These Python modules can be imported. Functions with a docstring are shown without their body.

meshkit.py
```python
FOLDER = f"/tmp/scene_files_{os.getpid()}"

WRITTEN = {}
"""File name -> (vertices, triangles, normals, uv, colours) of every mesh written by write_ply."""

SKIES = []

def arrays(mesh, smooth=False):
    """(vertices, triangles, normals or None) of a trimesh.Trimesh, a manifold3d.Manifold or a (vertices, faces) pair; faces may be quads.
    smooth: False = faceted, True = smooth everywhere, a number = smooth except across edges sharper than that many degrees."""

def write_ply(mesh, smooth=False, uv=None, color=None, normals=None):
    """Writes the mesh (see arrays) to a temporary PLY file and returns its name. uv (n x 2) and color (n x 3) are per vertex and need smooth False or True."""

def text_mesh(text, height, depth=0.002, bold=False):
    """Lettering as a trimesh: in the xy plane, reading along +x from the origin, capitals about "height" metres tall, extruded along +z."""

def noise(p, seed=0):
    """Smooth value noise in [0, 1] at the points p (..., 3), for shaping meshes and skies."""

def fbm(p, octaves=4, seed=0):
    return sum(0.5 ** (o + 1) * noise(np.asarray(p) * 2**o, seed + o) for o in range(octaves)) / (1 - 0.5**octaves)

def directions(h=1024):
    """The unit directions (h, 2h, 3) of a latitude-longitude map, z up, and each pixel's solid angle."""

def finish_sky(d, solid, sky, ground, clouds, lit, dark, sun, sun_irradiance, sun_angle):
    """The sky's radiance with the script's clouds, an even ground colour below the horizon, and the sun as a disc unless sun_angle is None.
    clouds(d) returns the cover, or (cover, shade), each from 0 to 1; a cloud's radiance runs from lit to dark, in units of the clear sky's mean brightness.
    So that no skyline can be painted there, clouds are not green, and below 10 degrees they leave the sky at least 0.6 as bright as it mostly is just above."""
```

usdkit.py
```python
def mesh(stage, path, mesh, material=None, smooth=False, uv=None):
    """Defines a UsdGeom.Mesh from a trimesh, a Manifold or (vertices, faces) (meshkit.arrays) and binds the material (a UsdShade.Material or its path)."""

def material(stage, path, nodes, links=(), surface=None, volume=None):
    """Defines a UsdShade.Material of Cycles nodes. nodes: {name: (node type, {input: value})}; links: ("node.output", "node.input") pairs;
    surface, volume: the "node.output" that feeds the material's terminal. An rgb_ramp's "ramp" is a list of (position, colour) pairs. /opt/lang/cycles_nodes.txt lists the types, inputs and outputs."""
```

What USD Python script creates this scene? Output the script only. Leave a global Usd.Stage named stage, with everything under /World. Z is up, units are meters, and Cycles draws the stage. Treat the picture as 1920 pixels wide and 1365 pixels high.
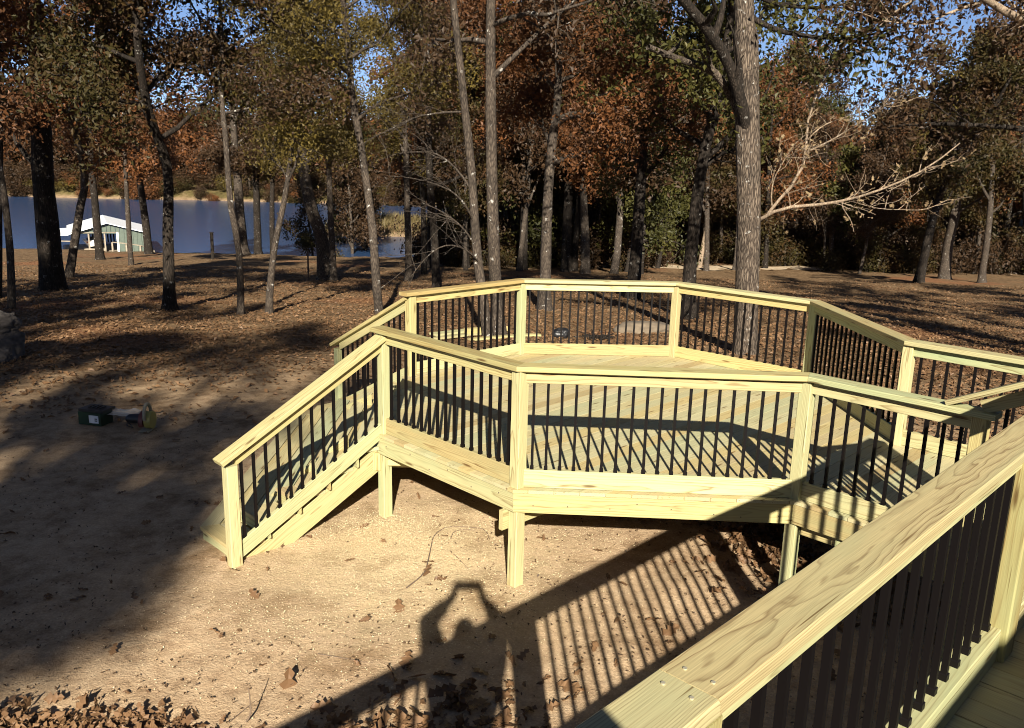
import math, random
import numpy as np, trimesh, manifold3d as m3
import usdkit, meshkit
from pxr import Usd, UsdGeom, UsdLux, UsdShade, Gf, Sdf, Vt

stage = Usd.Stage.CreateInMemory()
UsdGeom.SetStageUpAxis(stage, UsdGeom.Tokens.z)
UsdGeom.SetStageMetersPerUnit(stage, 1.0)
UsdGeom.Xform.Define(stage, '/World')
UsdGeom.Scope.Define(stage, '/World/Looks')

# ------------------------------------------------------------------ camera, sky, sun, exposure
FPX, PITCH, ROLL, EYE = 1604.9, 0.2394, 0.0244, 3.13
EXPOSURE = 1.45
SKY_STRENGTH = 0.05
SUN_INTENSITY = 1.25
SUN_EL, SUN_AZ = math.radians(27.9), math.radians(-2.8)        # azimuth of the light's travel, from +y towards +x
cp, sp, cr, sr = math.cos(PITCH), math.sin(PITCH), math.cos(ROLL), math.sin(ROLL)
R0, U0, F0 = np.array([1., 0, 0]), np.array([0, sp, cp]), np.array([0, cp, -sp])
RIGHT, UP = cr * R0 + sr * U0, -sr * R0 + cr * U0
cam = UsdGeom.Camera.Define(stage, '/World/camera')
cam.CreateHorizontalApertureAttr(36.0); cam.CreateVerticalApertureAttr(36.0 * 728 / 1024)
cam.CreateFocalLengthAttr(36.0 * FPX / 1920)
cam.CreateClippingRangeAttr(Gf.Vec2f(0.05, 2000)); cam.CreateExposureAttr(EXPOSURE)
M = Gf.Matrix4d(*RIGHT, 0, *UP, 0, *(-F0), 0, 0, 0, EYE, 1)
cam.AddTransformOp().Set(M)
LIGHT = np.array([math.sin(SUN_AZ) * math.cos(SUN_EL), math.cos(SUN_AZ) * math.cos(SUN_EL), -math.sin(SUN_EL)])
to_sun = -LIGHT
sun = UsdLux.DistantLight.Define(stage, '/World/sun')
sun.CreateIntensityAttr(SUN_INTENSITY); sun.CreateNormalizeAttr(True); sun.CreateAngleAttr(0.5)
sun.CreateColorAttr(Gf.Vec3f(1.0, 0.925, 0.79))
zb = to_sun; xb = np.cross([0, 0, 1.], zb); xb /= np.linalg.norm(xb); yb = np.cross(zb, xb)
sun.AddTransformOp().Set(Gf.Matrix4d(*xb, 0, *yb, 0, *zb, 0, 0, 0, 30, 1))
sky_mat = usdkit.material(stage, '/World/Looks/sky', {
    'sky': ('sky_texture', {'sky_type': 'single_scattering', 'sun_disc': False, 'sun_elevation': SUN_EL,
                            'sun_rotation': math.atan2(to_sun[0], to_sun[1]), 'altitude': 100.0, 'air_density': 0.35, 'aerosol_density': 0.25, 'ozone_density': 1.0}),
    'bg': ('background_shader', {'strength': SKY_STRENGTH})}, [('sky.color', 'bg.color')], surface='bg.background')
dome = UsdLux.DomeLight.Define(stage, '/World/sky')
UsdShade.MaterialBindingAPI.Apply(dome.GetPrim()).Bind(sky_mat)
dome.GetPrim().SetCustomDataByKey('kind', 'structure')

def ray(px, py):
    """direction (y = 1) of a point of the 1920 x 1365 photograph, for measuring"""
    X, Y = (px - 960) / FPX, (py - 682.5) / FPX
    X, Y = X * cr + Y * sr, -X * sr + Y * cr
    d = np.array([X, cp - Y * sp * 1.0, -Y * cp - sp])
    return d / d[1]

# ------------------------------------------------------------------ helpers
used = {}
def numbered(path):
    n = used.get(path, -1) + 1
    used[path] = n
    return path if n == 0 else f'{path}_{n:03d}'
def tag(prim, label=None, cat=None, group=None, kind=None):
    for k, v in (('label', label), ('category', cat), ('group', group), ('kind', kind)):
        if v: prim.SetCustomDataByKey(k, v)
    return prim
def thing(name, label, cat, loc=(0, 0, 0), group=None):
    x = UsdGeom.Xform.Define(stage, numbered('/World/' + name))
    if any(loc): x.AddTranslateOp().Set(Gf.Vec3d(*map(float, loc)))
    return tag(x.GetPrim(), label, cat, group)
def part(name, mesh, mat, parent=None, smooth=False, grain=None, label=None, kind=None):
    base = str(parent.GetPath()) if parent is not None else '/World'
    m = usdkit.mesh(stage, numbered(f'{base}/{name}'), mesh, LOOK[mat], smooth=smooth)
    if grain is not None:
        UsdGeom.PrimvarsAPI(m).CreatePrimvar('grain', Sdf.ValueTypeNames.Float3Array, 'vertex').Set(Vt.Vec3fArray.FromNumpy(np.asarray(grain, np.float32)))
    return tag(m.GetPrim(), label, None, None, kind)
def nrm(v):
    v = np.asarray(v, float); return v / np.linalg.norm(v)
def join(ms):
    vs, fs, n = [], [], 0
    for v, f in ms:
        vs.append(v); fs.append(np.asarray(f) + n); n += len(v)
    return np.vstack(vs), np.vstack(fs)
def tm(mesh): return np.array(mesh.vertices), np.array(mesh.faces)
wood_rng = np.random.default_rng(5)

def lumber(p0, p1, w, h, up=(0, 0, 1), c=0.003, m0=0., m1=0., k0=0., k1=0., pith=None):
    """A bevelled board from p0 to p1: w across, h along up; m and k shear its ends. Returns ((v, f), grain)."""
    p0, p1 = np.asarray(p0, float), np.asarray(p1, float)
    L = np.linalg.norm(p1 - p0); l = (p1 - p0) / L
    s = nrm(np.cross(up, l)); u = np.cross(l, s)
    a, b = w / 2, h / 2
    sec = np.array([(-a, -b + c), (-a + c, -b), (a - c, -b), (a, -b + c), (a, b - c), (a - c, b), (-a + c, b), (-a, b - c)])
    t0 = m0 * sec[:, 0] + k0 * sec[:, 1]; t1 = L + m1 * sec[:, 0] + k1 * sec[:, 1]
    loc = np.vstack([np.c_[t0, sec], np.c_[t1, sec]])
    v = p0 + loc[:, :1] * l + loc[:, 1:2] * s + loc[:, 2:] * u
    f = []
    for i in range(8):
        j = (i + 1) % 8
        f += [(i, i + 8, j + 8), (i, j + 8, j)]
    for i in range(1, 7): f += [(0, i, i + 1), (8, 8 + i + 1, 8 + i)]
    f = np.array(f)[:, ::-1]
    u0, v0, tilt = wood_rng.uniform(-.05, .05), wood_rng.choice([-1, 1]) * wood_rng.uniform(.035, .12), wood_rng.uniform(-.018, .018)
    if pith: u0, v0, tilt = pith
    if w < h: g = np.c_[loc[:, 0], loc[:, 2] - u0, loc[:, 1] - v0 + tilt * loc[:, 0]]
    else: g = np.c_[loc[:, 0], loc[:, 1] - u0, loc[:, 2] - v0 + tilt * loc[:, 0]]
    g[:, 0] += wood_rng.uniform(0, 40)
    return (v, f), g
def board(name, parent, *a, mat='pine', label=None, **k):
    m, g = lumber(*a, **k)
    return part(name, m, mat, parent, grain=g, label=label)

LOOK = {}
def look(name, nodes, links, surface='p.BSDF'):
    LOOK[name] = usdkit.material(stage, '/World/Looks/' + name, nodes, links, surface=surface)
def ramp(*s): return {'ramp': list(s)}

# ------------------------------------------------------------------ materials
def pine(name, light, dark, green, ring=115., wob=.05, gs=(.9, 7., 7.)):
    look(name, {
        'g': ('attribute', {'attribute': 'grain'}), 'oi': ('object_info', {}),
        'sc': ('mapping', {'scale': gs}), 'n': ('noise_texture', {'scale': 1.0, 'detail': 3.0, 'roughness': .55}),
        'nd': ('math', {'math_type': 'multiply_add', 'value2': wob, 'value3': 0.0}),
        'yz': ('separate_xyz', {}), 'y2': ('math', {'math_type': 'multiply'}), 'z2': ('math', {'math_type': 'multiply_add'}),
        'r': ('math', {'math_type': 'sqrt'}), 'rn': ('math', {'math_type': 'add'}), 'rf': ('math', {'math_type': 'multiply', 'value2': ring}),
        'fr': ('math', {'math_type': 'fraction'}), 'cr': ('rgb_ramp', ramp((0, light), (.45, light), (.78, tuple(np.array(light) * .55 + np.array(dark) * .45)), (.9, dark), (1, light))),
        's2': ('mapping', {'scale': (6.0, 260.0, 260.0)}), 'n2': ('noise_texture', {'scale': 1.0, 'detail': 2.0}),
        'f2': ('rgb_ramp', ramp((.3, (.84, .84, .84)), (.7, (1.08, 1.08, 1.08)))), 'mul': ('mix', {'mix_type': 'multiply', 'fac': 1.0}),
        's3': ('mapping', {'scale': (1.4, 9.0, 9.0), 'location': (7., 3., 2.)}), 'n3': ('noise_texture', {'scale': 1.0, 'detail': 4.0, 'roughness': .6}),
        'gr': ('rgb_ramp', ramp((.42, (0, 0, 0)), (.68, (.75, .75, .75)))), 'mg': ('mix', {'color2': green}),
        'tint': ('rgb_ramp', ramp((0, (.78, .66, .50)), (.2, (.98, .93, .82)), (.45, (.80, .90, .80)), (.7, (1.06, 1.03, .93)), (.88, (.92, .86, .66)), (1, (1.0, .88, .64)))), 'mt': ('mix', {'mix_type': 'multiply', 'fac': 1.0}),
        's4': ('mapping', {'scale': (2.1, 13.0, 13.0)}), 'vo': ('voronoi_texture', {'scale': 1.0, 'randomness': 1.0}),
        'kn': ('rgb_ramp', ramp((.0, (.16, .08, .035)), (.07, (.25, .13, .055)), (.15, (1, 1, 1)))), 'mk': ('mix', {'mix_type': 'multiply', 'fac': .85}),
        's5': ('mapping', {'scale': (2.2, 95.0, 95.0), 'location': (1., 2., 3.)}), 'n5': ('noise_texture', {'scale': 1.0, 'detail': 1.0}), 'ck': ('rgb_ramp', ramp((.70, (1, 1, 1)), (.76, (.42, .34, .26)))), 'mc': ('mix', {'mix_type': 'multiply', 'fac': 1.0}),
        'bp': ('bump', {'strength': .25, 'distance': .003}), 'p': ('principled_bsdf', {'roughness': .62, 'specular_ior_level': .3})},
        [('g.vector', 'sc.vector'), ('sc.vector', 'n.vector'), ('n.fac', 'nd.value1'), ('g.vector', 'yz.vector'), ('yz.y', 'y2.value1'), ('yz.y', 'y2.value2'),
         ('yz.z', 'z2.value1'), ('yz.z', 'z2.value2'), ('y2.value', 'z2.value3'), ('z2.value', 'r.value1'), ('r.value', 'rn.value1'), ('nd.value', 'rn.value2'),
         ('rn.value', 'rf.value1'), ('rf.value', 'fr.value1'), ('fr.value', 'cr.fac'), ('g.vector', 's2.vector'), ('s2.vector', 'n2.vector'), ('n2.fac', 'f2.fac'),
         ('cr.color', 'mul.color1'), ('f2.color', 'mul.color2'), ('g.vector', 's3.vector'), ('s3.vector', 'n3.vector'), ('n3.fac', 'gr.fac'), ('gr.color', 'mg.fac'),
         ('mul.color', 'mg.color1'), ('oi.random', 'tint.fac'), ('mg.color', 'mt.color1'), ('tint.color', 'mt.color2'),
         ('g.vector', 's4.vector'), ('s4.vector', 'vo.vector'), ('vo.distance', 'kn.fac'), ('mt.color', 'mk.color1'), ('kn.color', 'mk.color2'),
         ('g.vector', 's5.vector'), ('s5.vector', 'n5.vector'), ('n5.fac', 'ck.fac'), ('mk.color', 'mc.color1'), ('ck.color', 'mc.color2'), ('mc.color', 'p.base_color'), ('n2.fac', 'bp.height'), ('bp.normal', 'p.normal')])
pine('pine', (.42, .385, .225), (.22, .165, .08), (.33, .345, .21))
pine('pine_deck', (.43, .385, .245), (.29, .235, .135), (.37, .355, .235), ring=130.)
pine('pine_cap', (.385, .335, .195), (.20, .15, .08), (.325, .315, .19), ring=165., wob=.045, gs=(1.5, 8., 8.))
pine('pine_brown', (.33, .25, .115), (.21, .125, .045), (.33, .29, .15), ring=110.)

look('black_metal', {'p': ('principled_bsdf', {'base_color': (.004, .003, .003), 'roughness': .5, 'specular_ior_level': .14})}, [])
look('screw_metal', {'p': ('principled_bsdf', {'base_color': (.55, .5, .36), 'roughness': .4, 'metallic': .6})}, [])

def bark(name, light, dark, sx=16., sz=2.6, lichen=0.0, bump=.9):
    nodes = {'t': ('texture_coordinate', {}), 'm': ('mapping', {'scale': (sx, sx, sz)}),
        'v': ('voronoi_texture', {'scale': 1.0, 'feature': 'distance_to_edge'}), 'w': ('noise_texture', {'scale': 3.0, 'detail': 3.0}),
        'wm': ('mix', {'mix_type': 'linear_light', 'fac': .25}), 'n': ('noise_texture', {'scale': 2.2, 'detail': 5.0, 'roughness': .65}),
        'c': ('rgb_ramp', ramp((.02, dark), (.28, light))), 'c2': ('rgb_ramp', ramp((.3, (.55, .55, .55)), (.7, (1.25, 1.2, 1.15)))),
        'mx': ('mix', {'mix_type': 'multiply', 'fac': 1.0}), 'l': ('noise_texture', {'scale': 7.0, 'detail': 4.0, 'roughness': .7}),
        'lr': ('rgb_ramp', ramp((.62, (0, 0, 0)), (.70, (lichen, lichen, lichen)))), 'ml': ('mix', {'color2': (.42, .40, .36)}),
        'b': ('bump', {'strength': bump, 'distance': .03}), 'p': ('principled_bsdf', {'roughness': .9, 'specular_ior_level': .15})}
    links = [('t.object', 'm.vector'), ('m.vector', 'w.vector'), ('m.vector', 'wm.color1'), ('w.color', 'wm.color2'), ('wm.color', 'v.vector'), ('v.distance', 'c.fac'),
        ('t.object', 'n.vector'), ('n.fac', 'c2.fac'), ('c.color', 'mx.color1'), ('c2.color', 'mx.color2'), ('t.object', 'l.vector'), ('l.fac', 'lr.fac'), ('lr.color', 'ml.fac'),
        ('mx.color', 'ml.color1'), ('ml.color', 'p.base_color'), ('v.distance', 'b.height'), ('b.normal', 'p.normal')]
    look(name, nodes, links)
bark('bark_oak', (.15, .12, .092), (.03, .023, .018), 34., 5.5, .9)
bark('bark_dark', (.036, .028, .022), (.011, .009, .007), 30., 5., .5)
bark('bark_grey', (.082, .066, .051), (.028, .022, .018), 34., 7.0, .8, .35)
bark('bark_pale', (.30, .235, .17), (.16, .12, .085), 30., 8.0, .3, .2)

def leaves(name, cols, patch=.7, trans=.3):
    """leaf colours mixed leaf by leaf and drifting in clumps"""
    n = len(cols)
    look(name, {'g': ('geometry', {}), 'oi': ('object_info', {}), 'n': ('noise_texture', {'scale': patch, 'detail': 2.0}),
        'a': ('math', {'math_type': 'multiply_add', 'value2': .55, 'value3': -.12}), 'b': ('math', {'math_type': 'multiply_add', 'value2': .9}),
        'c': ('rgb_ramp', ramp(*[(i / (n - 1), c) for i, c in enumerate(cols)])),
        'd': ('principled_bsdf', {'roughness': .55, 'specular_ior_level': .25}), 'tr': ('translucent_bsdf', {}), 'm': ('mix_closure', {'fac': trans})},
        [('g.random_per_island', 'a.value1'), ('g.position', 'n.vector'), ('n.fac', 'b.value1'), ('a.value', 'b.value3'), ('b.value', 'c.fac'),
         ('c.color', 'd.base_color'), ('c.color', 'tr.color'), ('d.BSDF', 'm.closure1'), ('tr.BSDF', 'm.closure2')], surface='m.closure')
leaves('leaf_rust', [(0.0377, 0.0201, 0.0113), (0.0817, 0.0365, 0.0151), (0.169, 0.0653, 0.0201), (0.289, 0.115, 0.0326), (0.126, 0.0565, 0.0214)])
leaves('leaf_brown', [(0.0184, 0.0122, 0.00734), (0.0459, 0.0257, 0.0122), (0.0796, 0.0428, 0.0196), (0.052, 0.0367, 0.0184)])
leaves('leaf_olive', [(0.0271, 0.0195, 0.00747), (0.0598, 0.0436, 0.0109), (0.113, 0.0818, 0.0167), (0.0498, 0.0374, 0.0109), (0.0724, 0.039, 0.0151)])
leaves('leaf_green', [(0.0154, 0.0173, 0.00574), (0.0334, 0.0344, 0.00918), (0.0643, 0.0597, 0.0138), (0.122, 0.0978, 0.0229), (0.045, 0.0367, 0.0115), (0.0643, 0.0367, 0.0138)])
leaves('leaf_mixed', [(0.0178, 0.0148, 0.00551), (0.0386, 0.0317, 0.00826), (0.0535, 0.0264, 0.00995), (0.0773, 0.0317, 0.011), (0.0297, 0.0264, 0.00826)])
leaves('leaf_tan', [(.10, .065, .035), (.22, .155, .085), (.30, .22, .12), (.15, .10, .05)])
leaves('litter', [(.055, .03, .015), (.12, .066, .032), (.19, .11, .055), (.26, .165, .085), (.10, .052, .024)], patch=1.3, trans=.1)
leaves('litter_dark', [(.04, .024, .014), (.08, .048, .026), (.14, .085, .048), (.19, .125, .075)], patch=2., trans=.1)
leaves('sawdust', [(.55, .45, .27), (.66, .56, .36), (.48, .38, .22)], trans=.05)
leaves('reed', [(.09, .07, .03), (.15, .115, .05), (.07, .065, .022)], trans=.3)

# ground: sand by the deck, litter and red earth further out, pale track, grass and sand on the far bank
look('ground', {
    'g': ('geometry', {}), 'xyz': ('separate_xyz', {}),
    'n1': ('noise_texture', {'scale': .45, 'detail': 6.0, 'roughness': .62}), 'n2': ('noise_texture', {'scale': 7.0, 'detail': 6.0, 'roughness': .7}),
    'n3': ('noise_texture', {'scale': 60.0, 'detail': 4.0, 'roughness': .75}), 'n4': ('noise_texture', {'scale': .16, 'detail': 3.0}),
    'sand': ('rgb_ramp', ramp((.3, (.28, .19, .115)), (.5, (.425, .305, .19)), (.72, (.515, .385, .25)))),
    'lit': ('rgb_ramp', ramp((.28, (.05, .031, .017)), (.45, (.125, .079, .042)), (.58, (.215, .142, .078)), (.75, (.31, .22, .13)))),
    'n6': ('noise_texture', {'scale': 1.5, 'detail': 5.0, 'roughness': .7}), 'bl': ('rgb_ramp', ramp((.33, (.62, .57, .52)), (.5, (1, 1, 1)), (.7, (1.1, 1.08, 1.05)))), 'mbl': ('mix', {'mix_type': 'multiply', 'fac': 1.0}),
    'fine': ('rgb_ramp', ramp((.3, (.68, .66, .64)), (.65, (1.12, 1.12, 1.12)))), 'ms': ('mix', {'mix_type': 'multiply', 'fac': 1.0}),
    # distance from the deck's bare patch
    'dx': ('math', {'math_type': 'add', 'value2': 1.0}), 'dxs': ('math', {'math_type': 'multiply', 'value2': .75}), 'dy': ('math', {'math_type': 'add', 'value2': -3.5}),
    'cv': ('combine_xyz', {}), 'ln': ('vector_math', {'math_type': 'length'}), 'na': ('math', {'math_type': 'multiply_add', 'value2': 9.0}),
    'mk': ('map_range', {'from_min': 9.0, 'from_max': 15.5, 'to_min': 0.0, 'to_max': 1.0, 'clamp': True}), 'ml': ('mix', {}),
    'red': ('rgb_ramp', ramp((.56, (0, 0, 0)), (.66, (.7, .7, .7)))), 'mr': ('mix', {'color2': (.235, .105, .05)}),
    'sv': ('vector_math', {'math_type': 'subtract', 'vector2': (-.75, 6.3, 0.0)}), 'sl': ('vector_math', {'math_type': 'length'}), 'sn': ('math', {'math_type': 'multiply_add', 'value2': 2.6}),
    'sm': ('map_range', {'from_min': 1.5, 'from_max': 2.9, 'to_min': .75, 'to_max': 0.0, 'clamp': True}), 'msd': ('mix', {'color2': (.56, .45, .27)}),
    'far': ('map_range', {'from_min': 90.0, 'from_max': 140.0, 'clamp': True}), 'grass': ('rgb_ramp', ramp((.3, (.06, .05, .02)), (.5, (.10, .08, .032)), (.7, (.19, .135, .075)))), 'mf': ('mix', {}),
    'hz': ('map_range', {'from_min': -5.8, 'from_max': -5.45, 'to_min': 1.0, 'to_max': 0.0, 'clamp': True}), 'mb': ('mix', {'color2': (.22, .155, .095)}),
    'bh': ('mix', {'mix_type': 'add', 'fac': .6}), 'b': ('bump', {'strength': .85, 'distance': .035}), 'p': ('principled_bsdf', {'roughness': .95, 'specular_ior_level': .08})},
    [('g.position', 'xyz.vector'), ('g.position', 'n1.vector'), ('g.position', 'n2.vector'), ('g.position', 'n3.vector'), ('g.position', 'n4.vector'),
     ('n2.fac', 'sand.fac'), ('n2.fac', 'lit.fac'), ('n3.fac', 'fine.fac'), ('xyz.x', 'dx.value1'), ('dx.value', 'dxs.value1'), ('xyz.y', 'dy.value1'), ('dxs.value', 'cv.x'), ('dy.value', 'cv.y'),
     ('cv.vector', 'ln.vector1'), ('n1.fac', 'na.value1'), ('ln.value', 'na.value3'), ('na.value', 'mk.value'), ('mk.result', 'ml.fac'), ('sand.color', 'ml.color1'), ('lit.color', 'ml.color2'),
     ('n4.fac', 'red.fac'), ('red.color', 'mr.fac'), ('g.position', 'sv.vector1'), ('sv.vector', 'sl.vector1'), ('n2.fac', 'sn.value1'), ('sl.value', 'sn.value3'), ('sn.value', 'sm.value'), ('sm.result', 'msd.fac'), ('ml.color', 'msd.color1'), ('msd.color', 'mr.color1'), ('xyz.y', 'far.value'), ('n1.fac', 'grass.fac'), ('far.result', 'mf.fac'), ('mr.color', 'mf.color1'), ('grass.color', 'mf.color2'),
     ('xyz.z', 'hz.value'), ('hz.result', 'mb.fac'), ('mf.color', 'mb.color1'), ('mb.color', 'ms.color1'), ('fine.color', 'ms.color2'), ('g.position', 'n6.vector'), ('n6.fac', 'bl.fac'), ('ms.color', 'mbl.color1'), ('bl.color', 'mbl.color2'), ('mbl.color', 'p.base_color'),
     ('n2.color', 'bh.color1'), ('n3.color', 'bh.color2'), ('bh.color', 'b.height'), ('b.normal', 'p.normal')])
look('track', {'g': ('geometry', {}), 'n': ('noise_texture', {'scale': 3.0, 'detail': 6.0, 'roughness': .7}), 'c': ('rgb_ramp', ramp((.3, (.30, .22, .14)), (.65, (.50, .40, .28)))),
    'p': ('principled_bsdf', {'roughness': .95, 'specular_ior_level': .1})}, [('g.position', 'n.vector'), ('n.fac', 'c.fac'), ('c.color', 'p.base_color')])
look('water', {'g': ('geometry', {}), 'm': ('mapping', {'scale': (.8, 2.2, 1.0)}), 'n': ('noise_texture', {'scale': 1.0, 'detail': 4.0, 'roughness': .6}), 'b': ('bump', {'strength': .3, 'distance': .07}),
    'p': ('principled_bsdf', {'base_color': (.022, .05, .115), 'roughness': .17, 'ior': 1.33})}, [('g.position', 'm.vector'), ('m.vector', 'n.vector'), ('n.fac', 'b.height'), ('b.normal', 'p.normal')])
def paint(name, col, rough=.5, metal=0., noise=.12, scale=6.):
    look(name, {'t': ('texture_coordinate', {}), 'n': ('noise_texture', {'scale': scale, 'detail': 4.0}), 'c': ('rgb_ramp', ramp((.3, tuple(np.array(col) * (1 - noise))), (.7, tuple(np.array(col) * (1 + noise))))),
        'p': ('principled_bsdf', {'roughness': rough, 'metallic': metal})}, [('t.object', 'n.vector'), ('n.fac', 'c.fac'), ('c.color', 'p.base_color')])
paint('siding_green', (.078, .1, .078), .5); paint('roof_white', (.78, .78, .76), .35); paint('trim_white', (.75, .75, .72), .5)
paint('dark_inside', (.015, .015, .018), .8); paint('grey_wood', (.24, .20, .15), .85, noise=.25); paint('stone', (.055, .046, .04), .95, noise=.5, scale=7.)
paint('tan_stone', (.12, .092, .062), .95, noise=.4, scale=4.)
paint('boat_white', (.65, .62, .58), .35); paint('boat_red', (.25, .07, .045), .4); paint('boat_blue', (.05, .08, .16), .35)
paint('rust_iron', (.06, .035, .025), .8, noise=.3, scale=20.); paint('pale_paint', (.5, .48, .42), .6)
paint('green_plastic', (.006, .022, .01), .4); paint('black_plastic', (.008, .008, .009), .45); paint('label_paper', (.45, .47, .5), .6); paint('tool_yellow', (.26, .23, .06), .45); paint('tool_cream', (.22, .2, .14), .5); paint('dark_red', (.09, .02, .015), .5)
look('clear_plastic', {'f': ('fresnel', {'IOR': 1.45}), 't': ('transparent_bsdf', {'color': (.86, .88, .9)}), 'd': ('principled_bsdf', {'base_color': (.5, .52, .55), 'roughness': .25}), 'mf': ('math', {'math_type': 'multiply_add', 'value2': 1.0, 'value3': .22}), 'm': ('mix_closure', {})},
     [('f.fac', 'mf.value1'), ('mf.value', 'm.fac'), ('t.BSDF', 'm.closure1'), ('d.BSDF', 'm.closure2')], surface='m.closure')
paint('twig', (.11, .075, .05), .85); paint('cloth_blue', (.045, .06, .10), .9); paint('cloth_grey', (.10, .10, .11), .9); paint('skin', (.45, .27, .19), .55, noise=.05); paint('hair', (.03, .02, .012), .6); paint('shoe', (.05, .04, .035), .7)
paint('house_siding', (.35, .30, .24), .7); paint('shingle', (.06, .055, .05), .9, noise=.3, scale=12.); paint('glass_dark', (.02, .025, .03), .08)
# ------------------------------------------------------------------ the terrain and the lake
def sstep(a, b, x):
    t = np.clip((np.asarray(x, float) - a) / (b - a), 0, 1); return t * t * (3 - 2 * t)
def land(x, y):
    x, y = np.asarray(x, float), np.asarray(y, float)
    t = y - 12
    s = np.where(t < -3, 0, np.where(t < 3, (t + 3) ** 2 / 12, t))            # slope starts softly behind the deck
    z = -.088 * s
    z = np.where(z < -3.6, -3.6 - .85 * np.tanh((-3.6 - z) / .85), z)
    z = z + np.clip(y - 152, 0, None) * .022 + np.clip(y - 175, 0, 120) * .012
    lake = sstep(61, 71, y) * (1 - sstep(148, 157, y)) * (1 - sstep(-13, -6, x - (y - 66) * .03))
    lake = lake * (1 - np.exp(-((y - 100 - .12 * (x + 20)) / 8) ** 2) * sstep(-27, -19, x))
    z = z * (1 - lake) + -9.0 * lake
    z = z + .5 * lake * (1 - lake) * 0
    return z + np.where(y > 150, .5 * np.sin(x * .06) + .3 * np.sin(x * .17 + 2), 0)
def ground_z(x, y):
    x, y = np.asarray(x, float), np.asarray(y, float)
    p = np.stack([x, y, 0 * x], -1)
    rough = .055 * (meshkit.fbm(p * .55, 3, 3) - .5) + .05 * (meshkit.fbm(p * 2.4, 4, 9) - .5)
    return land(x, y) + rough * (1 + np.clip(y - 14, 0, 30) * .09)
def graded(lo, hi, near, step, grow):
    a = [near]; s = step
    while a[-1] < hi: s = step + grow * max(0, a[-1] - near - 8); a.append(a[-1] + s)
    b = [near]; 
    while b[-1] > lo: s = step + grow * max(0, near - b[-1] - 8); b.append(b[-1] - s)
    return np.array(b[:0:-1] + a)
gx, gy = graded(-330, 330, 0, .11, .04), graded(-70, 420, 7, .11, .033)
X, Y = np.meshgrid(gx, gy)
P = np.stack([X, Y, ground_z(X, Y)], -1).reshape(-1, 3)
nx, ny = len(gx), len(gy)
i = (np.arange(ny - 1)[:, None] * nx + np.arange(nx - 1)).ravel()
F = np.vstack([np.c_[i, i + 1, i + nx + 1], np.c_[i, i + nx + 1, i + nx]])
tag(part('ground', (P, F), 'ground', smooth=True), kind='structure')
WATER = -6.0
wv = np.array([(-330, 58, WATER), (40, 58, WATER), (40, 175, WATER), (-330, 175, WATER)], float)
tag(part('lake', (wv, np.array([(0, 1, 2), (0, 2, 3)])), 'water'), kind='structure')

def on_ground(px, py):
    """where the line of sight of a photograph's point meets the land"""
    d = ray(px, py); ys = np.linspace(2.5, 400, 8000)
    z = EYE + ys * d[2]
    k = np.argmax(z < land(d[0] * ys, ys))
    return np.array([d[0] * ys[k], ys[k], float(land(d[0] * ys[k], ys[k]))])

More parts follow.
